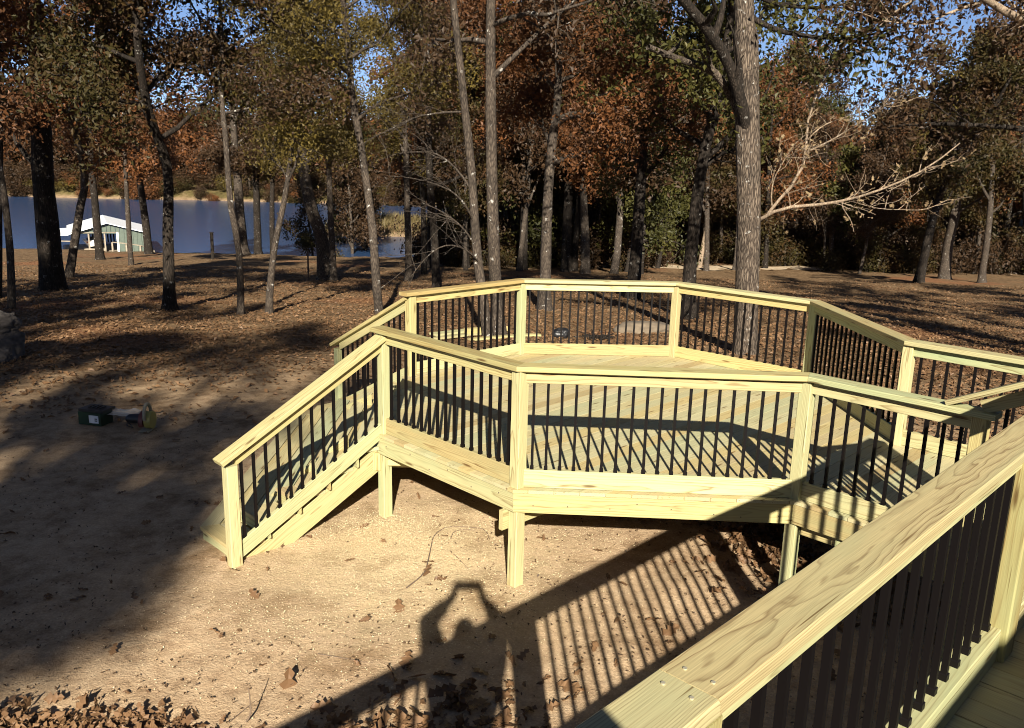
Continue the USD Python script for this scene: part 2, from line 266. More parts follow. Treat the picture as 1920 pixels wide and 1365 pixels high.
# pale sandy track across the field
tr = []
for px in np.linspace(1060, 1560, 26):
    for py in ((504, 497) if px < 1420 else (509, 503)):
        q = on_ground(px, py + 3 * math.sin(px * .02)); tr.append((q[0], q[1]))
tr = np.array(tr).reshape(-1, 2, 2)
tv = []
for a, b in tr:
    for t in np.linspace(0, 1, 5):
        q = a + (b - a) * t; tv.append((q[0], q[1], float(ground_z(q[0], q[1])) + .03))
tv = np.array(tv); tf = []
for k in range(len(tr) - 1):
    for j in range(4):
        a = k * 5 + j; tf += [(a, a + 5, a + 6), (a, a + 6, a + 1)]
tag(part('sandy_track', (tv, np.array(tf)), 'track', smooth=True), kind='structure')

# ------------------------------------------------------------------ the octagonal deck
DECK, CAP, MAIN, MCAP = .78, 1.695, 1.268, 2.182
V = dict(A=(-1.085, 7.035), B=(.062, 5.868), C=(2.07, 5.783), I=(3.351, 7.065), H=(3.227, 9.069), G=(1.964, 10.231), F=(.095, 10.172), E=(-1.096, 9.013))
V = {k: np.array(v) for k, v in V.items()}
def d3(p, z): return np.array([p[0], p[1], z])
e = nrm(V['I'] - V['C']); WALK = np.array([e[1], -e[0]])                   # the way up to the main deck
Dp, Jp = V['C'] + WALK * 1.12, V['I'] + WALK * 1.9
deck = thing('octagonal_deck', 'new eight sided pine deck with black balusters and steps on the bare ground', 'deck')

def turn(a, b):
    return math.atan2(a[0] * b[1] - a[1] * b[0], a @ b)
def cap_run(pts, z, parent, mats, name='rail_cap', ext=(0, 0)):
    """2x6 caps along a run of posts, mitred at the corners"""
    ds = [nrm(b - a) for a, b in zip(pts, pts[1:])]
    for k, (a, b) in enumerate(zip(pts, pts[1:])):
        d = ds[k]
        t0 = math.tan(turn(ds[k - 1], d) / 2) if k else 0.; t1 = math.tan(turn(d, ds[k + 1]) / 2) if k + 1 < len(ds) else 0.
        a2 = a - d * (ext[0] if k == 0 else -.0008); b2 = b + d * (ext[1] if k + 1 == len(ds) else -.0008)
        # the side vector of lumber() points to the left of the run
        board(name, parent, d3(a2, z - .019), d3(b2, z - .019), .14, .038, m0=t0, m1=-t1, mat=mats[k % len(mats)], c=.004)
def baluster_mesh(p, z0, z1, ang=0., r=.0098):
    """a square metal bar with a small foot, turned to the line of its rail"""
    a = ang + math.pi / 4 + np.arange(4) * math.pi / 2; q2 = math.sqrt(2)
    rings = [(z0, r * 1.35), (z0 + .03, r * 1.35), (z0 + .033, r), (z1, r)]
    v = np.vstack([np.c_[p[0] + q * q2 * np.cos(a), p[1] + q * q2 * np.sin(a), np.full(4, z)] for z, q in rings])
    f = []
    for k in range(len(rings) - 1):
        for j in range(4):
            b, c = k * 4 + j, k * 4 + (j + 1) % 4
            f += [(b, c, c + 4), (b, c + 4, b + 4)]
    return v, np.array(f)
def bay(a, b, zdeck, zcap, parent, n, mat='pine', bottom=.135, off=0., inset=.045, bw=.038, r=.0098):
    """one railing bay between two posts: top rail, bottom rail, balusters"""
    d = nrm(b - a); L = np.linalg.norm(b - a); nn = np.array([-d[1], d[0]]) * off
    a2, b2 = a + d * inset + nn, b - d * inset + nn
    zt = zcap - .038
    board('top_rail', parent, d3(a2, zt - .0455), d3(b2, zt - .0455), .038, .089, mat=mat)
    board('bottom_rail', parent, d3(a2, zdeck + .002 + bottom / 2), d3(b2, zdeck + .002 + bottom / 2), bw, bottom, mat=mat)
    for k in range(n):
        p = a + d * L * (k + 1.0) / (n + 1) + nn
        part('baluster', baluster_mesh(p, zdeck + bottom - .004, zt - .085, math.atan2(d[1], d[0]), r), 'black_metal', parent)
def post(parent, p, z0, z1, ang=math.pi / 4, mat='pine', name='post', lean=(0, 0)):
    up = (math.cos(ang), math.sin(ang), 0)
    return board(name, parent, (p[0] + lean[0], p[1] + lean[1], z0), d3(p, z1), .089, .089, up=up, c=.005, mat=mat)
for k in 'ABCIHGFE':
    post(deck, V[k], -.25, CAP - .040, mat='pine')
post(deck, Dp, -.25, CAP - .040); post(deck, Jp, -.25, CAP - .040)
near = [V['A'], V['B'], V['C'], Dp]
far = [Jp, V['I'], V['H'], V['G'], V['F'], V['E']]
cap_run(near, CAP, deck, ['pine_brown', 'pine', 'pine'], ext=(.10, .09))
cap_run(far, CAP, deck, ['pine', 'pine', 'pine', 'pine', 'pine_brown'], ext=(.05, .10))
for a, b, n in (('A', 'B', 15), ('B', 'C', 19), ('I', 'H', 19), ('H', 'G', 16), ('G', 'F', 18), ('F', 'E', 16)):
    bay(V[a], V[b], DECK, CAP, deck, n)
bay(V['C'], Dp, DECK, CAP, deck, 10); bay(V['I'], Jp, DECK, CAP, deck, 17)

# deck boards at 45 degrees, clipped to the eight sides and the way up
from shapely.geometry import Polygon, LineString, box as sbox
from shapely.ops import unary_union
def grow_poly(pts, o): return Polygon(pts).buffer(o, join_style=2)
octo = grow_poly([V[k] for k in 'ABCIHGFE'], .075)
way = Polygon([V['C'] - e * .07 - WALK * .2, V['I'] + e * .07 - WALK * .2, V['I'] + e * .07 + WALK * 1.25, V['C'] - e * .07 + WALK * 1.25])
floor_shape = unary_union([octo, way]).buffer(.001)
def prism(poly, z0, z1, axis, mat, name, parent, chamfer=.003):
    """a plank cut to an outline, with its grain along axis"""
    m = trimesh.creation.extrude_polygon(poly, z1 - z0, engine='earcut')
    v, f = tm(m); v = v + (0, 0, z0)
    s = np.array([-axis[1], axis[0]])
    l, w = v[:, :2] @ axis, v[:, :2] @ s
    u0, v0, tilt = w.mean() + wood_rng.uniform(-.04, .04), wood_rng.choice([-1, 1]) * wood_rng.uniform(.03, .09), wood_rng.uniform(-.012, .012)
    g = np.c_[l + wood_rng.uniform(0, 40), w - u0, v[:, 2] - z0 - v0 + tilt * (l - l.mean())]
    return part(name, (v, f), mat, parent, grain=g)
def planks(shape, axis, z, parent, width=.1375, gap=.005, mat='pine_deck', t=.026, name='deck_board'):
    s = np.array([-axis[1], axis[0]])
    pts = np.array(shape.exterior.coords)
    w0, w1, l0, l1 = (pts @ s).min(), (pts @ s).max(), (pts @ axis).min() - 1, (pts @ axis).max() + 1
    w = w0 + .01
    while w < w1 - .01:
        c = [axis * l0 + s * (w + gap / 2), axis * l1 + s * (w + gap / 2), axis * l1 + s * (w + width - gap / 2), axis * l0 + s * (w + width - gap / 2)]
        q = shape.intersection(Polygon(c))
        for g in getattr(q, 'geoms', [q]):
            if g.geom_type == 'Polygon' and g.area > .004:
                dz = wood_rng.uniform(-.0012, .0012)
                prism(g, z - t, z + dz, axis, mat, name, parent)
        w += width
planks(floor_shape, e, DECK, deck)
# rim joists under the deck edge, beams and joists below
rim = [V['A'], V['B'], V['C'], Dp + WALK * .1]
def rim_run(pts, off, zt, h, parent, closed=False, mat='pine', name='rim_joist', t=.038):
    ds = [nrm(b - a) for a, b in zip(pts, pts[1:])]
    for k, (a, b) in enumerate(zip(pts, pts[1:])):
        d = ds[k]; n = np.array([d[1], -d[0]]) * off
        th0 = turn(ds[k - 1], d) if k else 0.; th1 = turn(d, ds[k + 1]) if k + 1 < len(ds) else 0.
        a2, b2 = a + n - d * off * math.tan(th0 / 2) * -1 * -1, b + n + d * off * math.tan(th1 / 2)
        board(name, parent, d3(a2, zt - h / 2), d3(b2, zt - h / 2), t, h, m0=math.tan(th0 / 2), m1=-math.tan(th1 / 2), mat=mat)
rim_run(rim, .046, DECK - .03, .15, deck)
rim_run([Jp, V['I'], V['H'], V['G'], V['F'], V['E']], .046, DECK - .03, .15, deck)
board('rim_joist', deck, d3(V['E'] + (-.045, 0), DECK - .105), d3(V['A'] + (-.045, 0), DECK - .105), .038, .15)
hull = octo.buffer(-.1)
for w in np.arange(-2.6, 2.7, .4):
    c0 = np.array([1.08, 8.0]) + e * w
    q = hull.intersection(LineString([c0 - WALK * 4, c0 + WALK * 4]))
    if q.length > .3:
        (x0, y0), (x1, y1) = q.coords[0], q.coords[-1]
        board('joist', deck, (x0, y0, DECK - .105), (x1, y1, DECK - .105), .038, .148)
n_ab = nrm(V['B'] - V['A'])
for k, (a, b) in enumerate((('A', 'I'), ('B', 'H'), ('E', 'G'), ('C', 'C'))):
    if a != b:
        d = nrm(V[b] - V[a]); off = np.array([-d[1], d[0]]) * .065
        board('beam', deck, d3(V[a] - d * .10 + off, DECK - .26), d3(V[b] + d * .08 + off, DECK - .26), .038, .155)
board('beam', deck, d3(V['C'] - e * .02 + WALK * .35, DECK - .262), d3(V['I'] + e * .02 + WALK * .35, DECK - .262), .038, .16)
board('beam', deck, d3(V['C'] + WALK * .06 + e * .03, DECK - .23), d3(Dp + e * .03, DECK - .23), .038, .09)
# cleats under the rim at the first two posts
board('cleat', deck, d3(V['A'] + (-.075, -.02), DECK - .18), d3(V['A'] + (-.075, -.02), DECK - .34), .038, .085, up=(1, 0, 0))
board('cleat', deck, d3(V['B'] + (-.072, .03), DECK - .18), d3(V['B'] + (-.072, .03), DECK - .33), .045, .06, up=(1, 0, 0))
board('cleat', deck, d3(V['A'] + (.03, -.03), DECK - .225), d3(V['A'] + (.26, -.02), DECK - .225), .06, .12)

# ------------------------------------------------------------------ flared steps from the open side A-E down to the ground
RISE, RUN, NT = .13, .28, 5
nA, nM, nE = nrm((V['A'] - V['B'])[[1, 0]] * (-1, 1)), np.array([-1., 0]), None
dAB, dEF = nrm(V['B'] - V['A']), nrm(V['F'] - V['E'])
nA = np.array([dAB[1], -dAB[0]]); nE = np.array([-dEF[1], dEF[0]])
if nA[0] > 0: nA = -nA
if nE[0] > 0: nE = -nE
dEA = nrm(V['A'] - V['E']); nM = np.array([dEA[1], -dEA[0]])
if nM[0] > 0: nM = -nM
bisA, bisE = nrm(nA + nM), nrm(nE + nM)
cA, cE = 1 / (bisA @ nM), 1 / (bisE @ nM)
def ring(r, q):
    """points of the step outline at distance r from the deck: q = 0..3 from the near rail to the far rail"""
    return [V['A'] + nA * r, V['A'] + bisA * r * cA, V['E'] + bisE * r * cE, V['E'] + nE * r][q]
for k in range(1, NT + 1):
    zt = DECK - RISE * k; r0, r1 = RUN * (k - 1) + .02, RUN * k + .03
    for q in range(3):
        ax = nrm(ring(1., q + 1) - ring(1., q)) if k else None
        for j in range(2):                                   # two boards a tread
            ra, rb = r0 + (r1 - r0) * j / 2 + .003, r0 + (r1 - r0) * (j + 1) / 2 - .003
            ext = -.035 if q in (0, 2) else 0
            pa, pb, pc, pd = ring(ra, q), ring(rb, q), ring(rb, q + 1), ring(ra, q + 1)
            if q == 0: pa, pb = pa - ax * ext, pb - ax * ext
            if q == 2: pc, pd = pc + ax * ext, pd + ax * ext
            sh = Polygon([pa, pb, pc, pd]).buffer(-.0012, join_style=2)
            if sh.geom_type == 'Polygon' and sh.area > 1e-4: prism(sh, zt - .03, zt, ax, 'pine_deck', 'tread', deck)
    for q in range(3):
        a, b = ring(RUN * (k - 1), q), ring(RUN * (k - 1), q + 1)
        if np.linalg.norm(b - a) > .05: board('riser', deck, d3(a, zt + RISE / 2 - .014), d3(b, zt + RISE / 2 - .014), .022, RISE - .034)
    for q in range(3):
        if k == NT: board('riser', deck, d3(ring(RUN * k, q), zt - .03 - .055), d3(ring(RUN * k, q + 1), zt - .03 - .055), .022, .11)
STOP = DECK - RISE * NT
for P0, nn, side in ((V['A'], nA, -dAB), (V['E'], nE, -dEF)):
    for s_off in (.06, .5):
        o = side * s_off
        a, b = P0 + nn * .05 + o * -1 * -1, P0 + nn * (RUN * NT - .05) + o
        board('stringer', deck, d3(a, DECK - .255), d3(b, DECK - .255 - RISE * NT * .97), .038, .20, k0=-.45, k1=.1)
    NP = P0 + nn * (RUN * NT + .02)
    post(deck, NP, -.2, CAP - .105 - RISE * 5.9, ang=math.atan2(nn[1], nn[0]))
    ztop0, ztop1 = CAP - .062, CAP - .062 - RISE * 5.75
    slope = (ztop0 - ztop1) / (RUN * NT + .06)
    a, b = P0 - nn * .0 , P0 + nn * (RUN * NT + .11)
    board('stair_cap', deck, d3(a, ztop0), d3(b, ztop0 - slope * (RUN * NT + .11)), .14, .038, m0=0, c=.004)
    a, b = P0 + nn * .045, P0 + nn * (RUN * NT - .02)
    board('stair_rail', deck, d3(a, ztop0 - .068 - slope * .045), d3(b, ztop0 - .068 - slope * (RUN * NT - .02)), .038, .085, k0=-.45, k1=-.45)
    zb0 = DECK + .045
    board('stair_rail', deck, d3(a, zb0 - slope * .045), d3(b, zb0 - slope * (RUN * NT - .02)), .038, .125, k0=-.45, k1=-.45)
    for k in range(13):
        t = .09 + (RUN * NT - .16) * k / 12
        p = P0 + nn * t
        part('baluster', baluster_mesh(p, zb0 + .05 - slope * t, ztop0 - .10 - slope * t, math.atan2(nn[1], nn[0])), 'black_metal', deck)

# ------------------------------------------------------------------ the main deck we stand on
main = thing('main_deck', 'higher pine deck at lower right with a wide sawn rail cap', 'deck')
c0 = np.array([.294, 1.46]) + np.array([.413 - .310, 1.434 - 1.540]) * .948 / 2
RA = math.radians(46.0); RD = np.array([math.cos(RA), math.sin(RA)]); RN = np.array([RD[1], -RD[0]])   # along the rail, and towards the house
c0 = np.array([.5 * (.31 + .413), .5 * (1.54 + 1.434)]) * .948
K = c0 + RD * (((3.27 + .02) - c0[0]) / RD[0])
P1 = c0 - RD * .05; P2 = c0 + RD * 2.27; P0m = c0 - RD * 2.35; Pm1 = c0 - RD * 4.6
for p in (Pm1, P0m, P1, P2, K):
    board('post', main, d3(p, -.25), d3(p, MCAP - .040), .138, .138, up=(*RD, 0), c=.006, mat='pine_brown')
# caps: a joint over P1
flat_ring = (.02, .19, .006)
board('rail_cap', main, d3(c0 + RD * .001, MCAP - .019), d3(K + RD * .075, MCAP - .019), .14, .038, mat='pine_cap', c=.006, pith=flat_ring)
board('rail_cap', main, d3(Pm1, MCAP - .0195), d3(c0 - RD * .001, MCAP - .0195), .14, .038, mat='pine_cap', c=.006)
for a, b, n in ((Pm1, P0m, 18), (P0m, P1, 19), (P1, P2, 19), (P2, K, 17)):
    bay(a, b, MAIN, MCAP, main, n, off=0., inset=.071, bw=.089, r=.0105)
for s in ((.035, .032), (.035, -.03), (-.035, .03), (-.035, -.032)):
    q = c0 + RD * s[0] + RN * s[1]
    part('screw', tm(trimesh.creation.cylinder(.0045, .004, sections=10, transform=trimesh.transformations.translation_matrix((q[0], q[1], MCAP + .0008)))), 'screw_metal', main)
mshape = Polygon([Pm1 - RN * .09, K + RD * .12 - RN * .09, K + RD * .12 + RN * 4.2, Pm1 + RN * 4.2])
planks(mshape, RN, MAIN, main)
for t in (-.046, 1.3, 2.6, 3.9):
    board('rim_joist' if t < 0 else 'beam', main, d3(Pm1 + RN * t, MAIN - .125), d3(K + RD * .1 + RN * t, MAIN - .125), .038, .185)
for t in np.arange(0, np.linalg.norm(K - Pm1), .8):
    q = Pm1 + RD * (t + .2)
    board('joist', main, d3(q - RN * .02, MAIN - .125), d3(q + RN * 4.0, MAIN - .125), .038, .18)
for t in (.15, 2.4, 4.8, 7.0):
    q = Pm1 + RD * t + RN * 3.8
    post(main, q, -.25, MAIN - .03, ang=RA)
# three risers up from the octagonal deck
for k in (1, 2):
    z = DECK + .163 * k; r = 1.12 + .0 + .24 * (k - 1)
    a, b = V['C'] + WALK * (r + .02) + e * .10, V['I'] + WALK * (r + .02) - e * .12
    for j in range(2):
        board('step_tread', main, d3(a + WALK * (.06 + .128 * j), z - .015), d3(b + WALK * (.06 + .128 * j), z - .015), .122, .028)
    board('step_riser', main, d3(a + WALK * .0, z - .095), d3(b, z - .095), .022, .13)
hs = V['C'] + WALK * .93
board('stair_cap', main, d3(hs, CAP + .012), d3(K - RD * .02, MCAP - .03), .135, .034, c=.004)
board('stair_rail', main, d3(Dp, CAP + .02), d3(K - WALK * .0, MCAP - .12), .038, .085)
board('stair_rail', main, d3(Dp, DECK + .24), d3(K, MAIN + .1), .038, .10)
for k in range(4):
    t = (k + 1) / 5; p = Dp + (K - Dp) * t
    part('baluster', baluster_mesh(p, DECK + .28 + (MAIN + .1 - DECK - .24) * t, CAP - .03 + (MCAP - .14 - CAP) * t, math.atan2(WALK[1], WALK[0])), 'black_metal', main)

# the cabin behind us, whose eave shades the floor of the main deck
cab = thing('cabin', 'tan sided cabin with a shingled roof standing behind the main deck', 'cabin')
w0, w1 = Pm1 + RN * 4.25 - RD * 2.0, K + RN * 4.25 + RD * 3.0
EAVE = MAIN + 2.70
def slab(a, b, z0, z1, t, n):
    poly = Polygon([a, b, b + n * t, a + n * t]); m = trimesh.creation.extrude_polygon(poly, z1 - z0, engine='earcut'); v, f = tm(m); return v + (0, 0, z0), f
part('wall', slab(w0, w1, -.2, EAVE, 5.0, RN), 'house_siding', cab)
for t in (1.6, 7.2):
    a = w0 + RD * t - RN * .03
    part('window_frame', slab(a, a + RD * 1.2, MAIN + .95, MAIN + 2.1, .028, RN), 'trim_white', cab)
    part('window_pane', slab(a + RD * .07 - RN * .004, a + RD * 1.13 - RN * .004, MAIN + 1.02, MAIN + 2.03, .02, RN), 'glass_dark', cab)
a = w0 + RD * 4.4 - RN * .03
dr = part('door', slab(a, a + RD * .95, MAIN + .01, MAIN + 2.05, .028, RN), 'dark_red', cab)
hd = trimesh.creation.icosphere(1, .03); hd.apply_translation((*(a + RD * .85 - RN * .03), MAIN + 1.0)); part('handle', tm(hd), 'screw_metal', dr)
ra, rb = w0 - RD * .4, w1 + RD * .4
def roofv(n0, n1, z0, z1, t=.16):
    q = [d3(ra + RN * n0, z0), d3(rb + RN * n0, z0), d3(rb + RN * n1, z1), d3(ra + RN * n1, z1)]
    v = np.vstack([q, np.array(q) + (0, 0, t)])
    f = [(0, 2, 1), (0, 3, 2), (4, 5, 6), (4, 6, 7), (0, 1, 5), (0, 5, 4), (1, 2, 6), (1, 6, 5), (2, 3, 7), (2, 7, 6), (3, 0, 4), (3, 4, 7)]
    return v, np.array(f)
part('roof', join([roofv(-.55, 2.5, EAVE - .12, EAVE + .95), roofv(2.5, 5.5, EAVE + .95, EAVE - .1)]), 'shingle', cab)
# ------------------------------------------------------------------ trees
def tube(pts, rad, sides=6, rng=None, rough=0., cap=True):
    pts, rad = np.asarray(pts, float), np.asarray(rad, float)
    n = len(pts); t = np.gradient(pts, axis=0); t /= np.linalg.norm(t, axis=1)[:, None] + 1e-9
    ref = np.array([1., .13, .07]) if abs(t[0, 0]) < .8 else np.array([.1, 1., .05])
    a = np.cross(t, ref); a /= np.linalg.norm(a, axis=1)[:, None]; b = np.cross(t, a)
    th = np.arange(sides) * 2 * math.pi / sides
    r = rad[:, None] * np.ones(sides)
    if rough and rng is not None: r = r * (1 + rough * rng.normal(size=(n, sides)))
    v = (pts[:, None] + r[..., None] * (np.cos(th)[:, None] * a[:, None] + np.sin(th)[:, None] * b[:, None])).reshape(-1, 3)
    i = np.arange(n - 1)[:, None] * sides + np.arange(sides); j = np.arange(n - 1)[:, None] * sides + (np.arange(sides) + 1) % sides
    f = np.concatenate([np.stack([i, i + sides, j + sides], -1).reshape(-1, 3), np.stack([i, j + sides, j], -1).reshape(-1, 3)])[:, [0, 2, 1]]
    return v, f
def bend(rng, p, d, L, n=5, wob=.16, lift=.12):
    """a wandering branch: n + 1 points"""
    pts, d, p = [np.array(p, float)], nrm(d), np.array(p, float)
    for k in range(n):
        d = nrm(d + rng.normal(0, wob, 3) + (0, 0, lift / n))
        p = p + d * L / n; pts.append(p)
    return np.array(pts)
LEAF4 = np.array([(0, 0, 0), (.5, .27, .10), (1, 0, -.05), (.5, -.27, .10)])
LEAF4F = np.array([(0, 1, 2), (0, 2, 3)])
def oak_leaf():
    xs = np.array([0, .16, .30, .42, .55, .68, .82, 1.0]); ws = np.array([.02, .17, .09, .27, .12, .30, .13, .0])
    top = np.c_[xs, ws, .06 * np.sin(xs * 5)]; bot = np.c_[xs[1:-1], -ws[1:-1], .05 * np.sin(xs[1:-1] * 6 + 1)]
    v = np.vstack([top, bot]); mid = np.c_[xs, 0 * xs, -.04 + 0 * xs + .05 * xs]; n0 = len(v); v = np.vstack([v, mid])
    f = []
    for k in range(7):
        f += [(n0 + k, n0 + k + 1, k + 1), (n0 + k, k + 1, k)]
        lo = lambda q: 8 + q - 1 if 0 < q < 7 else (0 if q == 0 else 7)
        f += [(n0 + k, lo(k), lo(k + 1)), (n0 + k, lo(k + 1), n0 + k + 1)]
    return v, np.array(f)
OAK = oak_leaf()
def scatter(rng, pos, size, flat=0., shape=(LEAF4, LEAF4F), normal_up=0.):
    """leaves of about the given size at pos, turned at random (flat = lying down)"""
    n = len(pos); lv, lf = shape
    d = rng.normal(size=(n, 3)); d[:, 2] *= 1 - flat; d[:, 2] -= .35 * (1 - flat) ; d /= np.linalg.norm(d, axis=1)[:, None]
    q = rng.normal(size=(n, 3)); q[:, 2] *= 1 - flat; s = np.cross(d, q); s /= np.linalg.norm(s, axis=1)[:, None]
    if flat:
        s = np.cross(np.c_[np.zeros((n, 2)), np.ones(n)] + rng.normal(0, 1 - flat, (n, 3)), d); s /= np.linalg.norm(s, axis=1)[:, None]
    u = np.cross(d, s)
    L = (size * rng.uniform(.5, 1.5, n))[:, None, None]
    curl = rng.uniform(.3, 2.2, n)[:, None, None]
    c = lv - (.45, 0, 0)
    v = pos[:, None] + L * (c[None, :, :1] * d[:, None] + c[None, :, 1:2] * s[:, None] + c[None, :, 2:] * curl * u[:, None])
    f = (lf[None] + (np.arange(n) * len(lv))[:, None, None]).reshape(-1, 3)
    return v.reshape(-1, 3), f

def make_crown(rng, trunk, rads, spec):
    """limbs, twigs and leaf positions grown on a trunk's polyline. spec: base (fraction), limbs, reach, branches, spread"""
    woods, twigs = [], []
    n = len(trunk); s = np.r_[0, np.cumsum(np.linalg.norm(np.diff(trunk, axis=0), axis=1))]; S = s[-1]
    for k in range(spec['limbs']):
        t = spec['base'] + (1 - spec['base']) * (k + rng.uniform(0, .8)) / spec['limbs']
        p = np.array([np.interp(t * S, s, trunk[:, j]) for j in range(3)]); r = np.interp(t * S, s, rads)
        az = k * 2.4 + rng.uniform(-.6, .6); el = rng.uniform(.05, .75) + .35 * t
        if 'az' in spec: az = spec['az'] + rng.normal(0, .7)
        L = spec['reach'] * rng.uniform(.65, 1.15) * (1.12 - .55 * (t - spec['base']) / (1 - spec['base'] + 1e-6))
        d = np.array([math.cos(az) * math.cos(el), math.sin(az) * math.cos(el), math.sin(el)])
        limb = bend(rng, p, d, L, 6, .17, spec.get('lift', .15)); r0 = min(r * .62, .035 + L * .018)
        woods.append(tube(limb, np.linspace(r0, .014, 7), 6))
        for j in range(spec['branches']):
            q = rng.uniform(.22, 1.0); m = q * 6; a = int(min(m, 5)); bp = limb[a] + (limb[a + 1] - limb[a]) * (m - a)
            bd = nrm(nrm(limb[a + 1] - limb[a]) * .7 + rng.normal(0, .6, 3) + (0, 0, .05))
            bl = L * rng.uniform(.25, .48)
            br = bend(rng, bp, bd, bl, 4, .22, .05)
            woods.append(tube(br, np.linspace(max(.009, r0 * .35), .005, 5), 4))
            twigs.append(br[1:])
            for _ in range(spec.get('twigs', 2)):
                a = rng.integers(1, 5); tw = bend(rng, br[a], nrm(br[a] - br[a - 1] + rng.normal(0, .75, 3)), bl * rng.uniform(.3, .6), 3, .25, 0)
                woods.append(tube(tw, np.linspace(.007, .0035, 4), 3)); twigs.append(tw[1:])
    return woods, np.vstack(twigs)
def flare(s, r0, r1, root=1.5):
    """trunk radius by distance from the ground"""
    s = np.asarray(s, float); S = s[-1]
    return r1 + (r0 - r1) * (1 - s / S) ** .8 + r0 * (root - 1) * np.exp(-s / .28)
def smooth_path(pts, n):
    pts = np.asarray(pts, float); s = np.r_[0, np.cumsum(np.linalg.norm(np.diff(pts, axis=0), axis=1))]
    from scipy.interpolate import PchipInterpolator
    u = np.concatenate([[0, .12, .3, .6], np.linspace(1.0, s[-1], n - 4)]) if s[-1] > 3 else np.linspace(0, s[-1], n)
    return PchipInterpolator(s, pts)(u), u
tree_rng = np.random.default_rng(11)
def tree(name, label, path_px, width_px, height, palette, bark_mat, spec, leafn, leafsize, group=None, sigma=.22, depth=None, root=1.5, extra=None, top_r=.25, cat='tree', bushy=True, up_dir=None, low=None):
    """A tree whose trunk follows points of the photograph, laid out at the distance of its foot on the ground."""
    rng = np.random.default_rng(tree_rng.integers(1 << 30))
    foot = on_ground(*path_px[0]) if depth is None else np.array([ray(*path_px[0])[0] * depth, depth, 0])
    d = foot[1]
    pts = [np.array([foot[0], d, float(ground_z(foot[0], d)) - .12])]
    for k, (px, py) in enumerate(path_px[1:]):
        q = ray(px, py) * d; pts.append(np.array([q[0], d + .12 * (k + 1) * rng.normal(), EYE + q[2]]))
    top = pts[0][2] + height
    last, dr = pts[-1], nrm(pts[-1] - pts[-2]) if up_dir is None else nrm(up_dir)
    while pts[-1][2] < top - .5:
        dr = nrm(dr + (rng.normal(0, .07), rng.normal(0, .07), .12)); pts.append(pts[-1] + dr * min(1.6, max(.4, (top - pts[-1][2]) / max(dr[2], .3))))
    trunk, s = smooth_path(pts, 22)
    r0 = width_px / FPX * d / 2
    rads = flare(s, r0, r0 * top_r, root)
    t = thing(name, label, cat, tuple(pts[0]), group)
    o = pts[0]
    near_tree = d < 22
    part('trunk', tuple_shift(tube(trunk, rads, 14 if near_tree else 9, rng, .035), o), bark_mat, t, smooth=True)
    woods, tw = make_crown(rng, trunk, rads, spec)
    if low:                                                   # no foliage hangs below this height
        zm = EYE + ray(path_px[0][0], low)[2] * d
        woods = [q for q in woods if q[0][:, 2].mean() > zm + .1]; tw = tw[tw[:, 2] > zm + .35]
    if extra: extra(rng, trunk, rads, woods)
    part('limbs', tuple_shift(join(woods), o), bark_mat, t, smooth=True, kind=None)
    if leafn:
        w = tw[rng.integers(0, len(tw), leafn)] + rng.normal(0, sigma, (leafn, 3)) * (1, 1, .8)
        part('crown', tuple_shift(scatter(rng, w, leafsize), o), palette, t)
    return t, trunk, rads
def tuple_shift(m, o): return np.asarray(m[0]) - o, m[1]

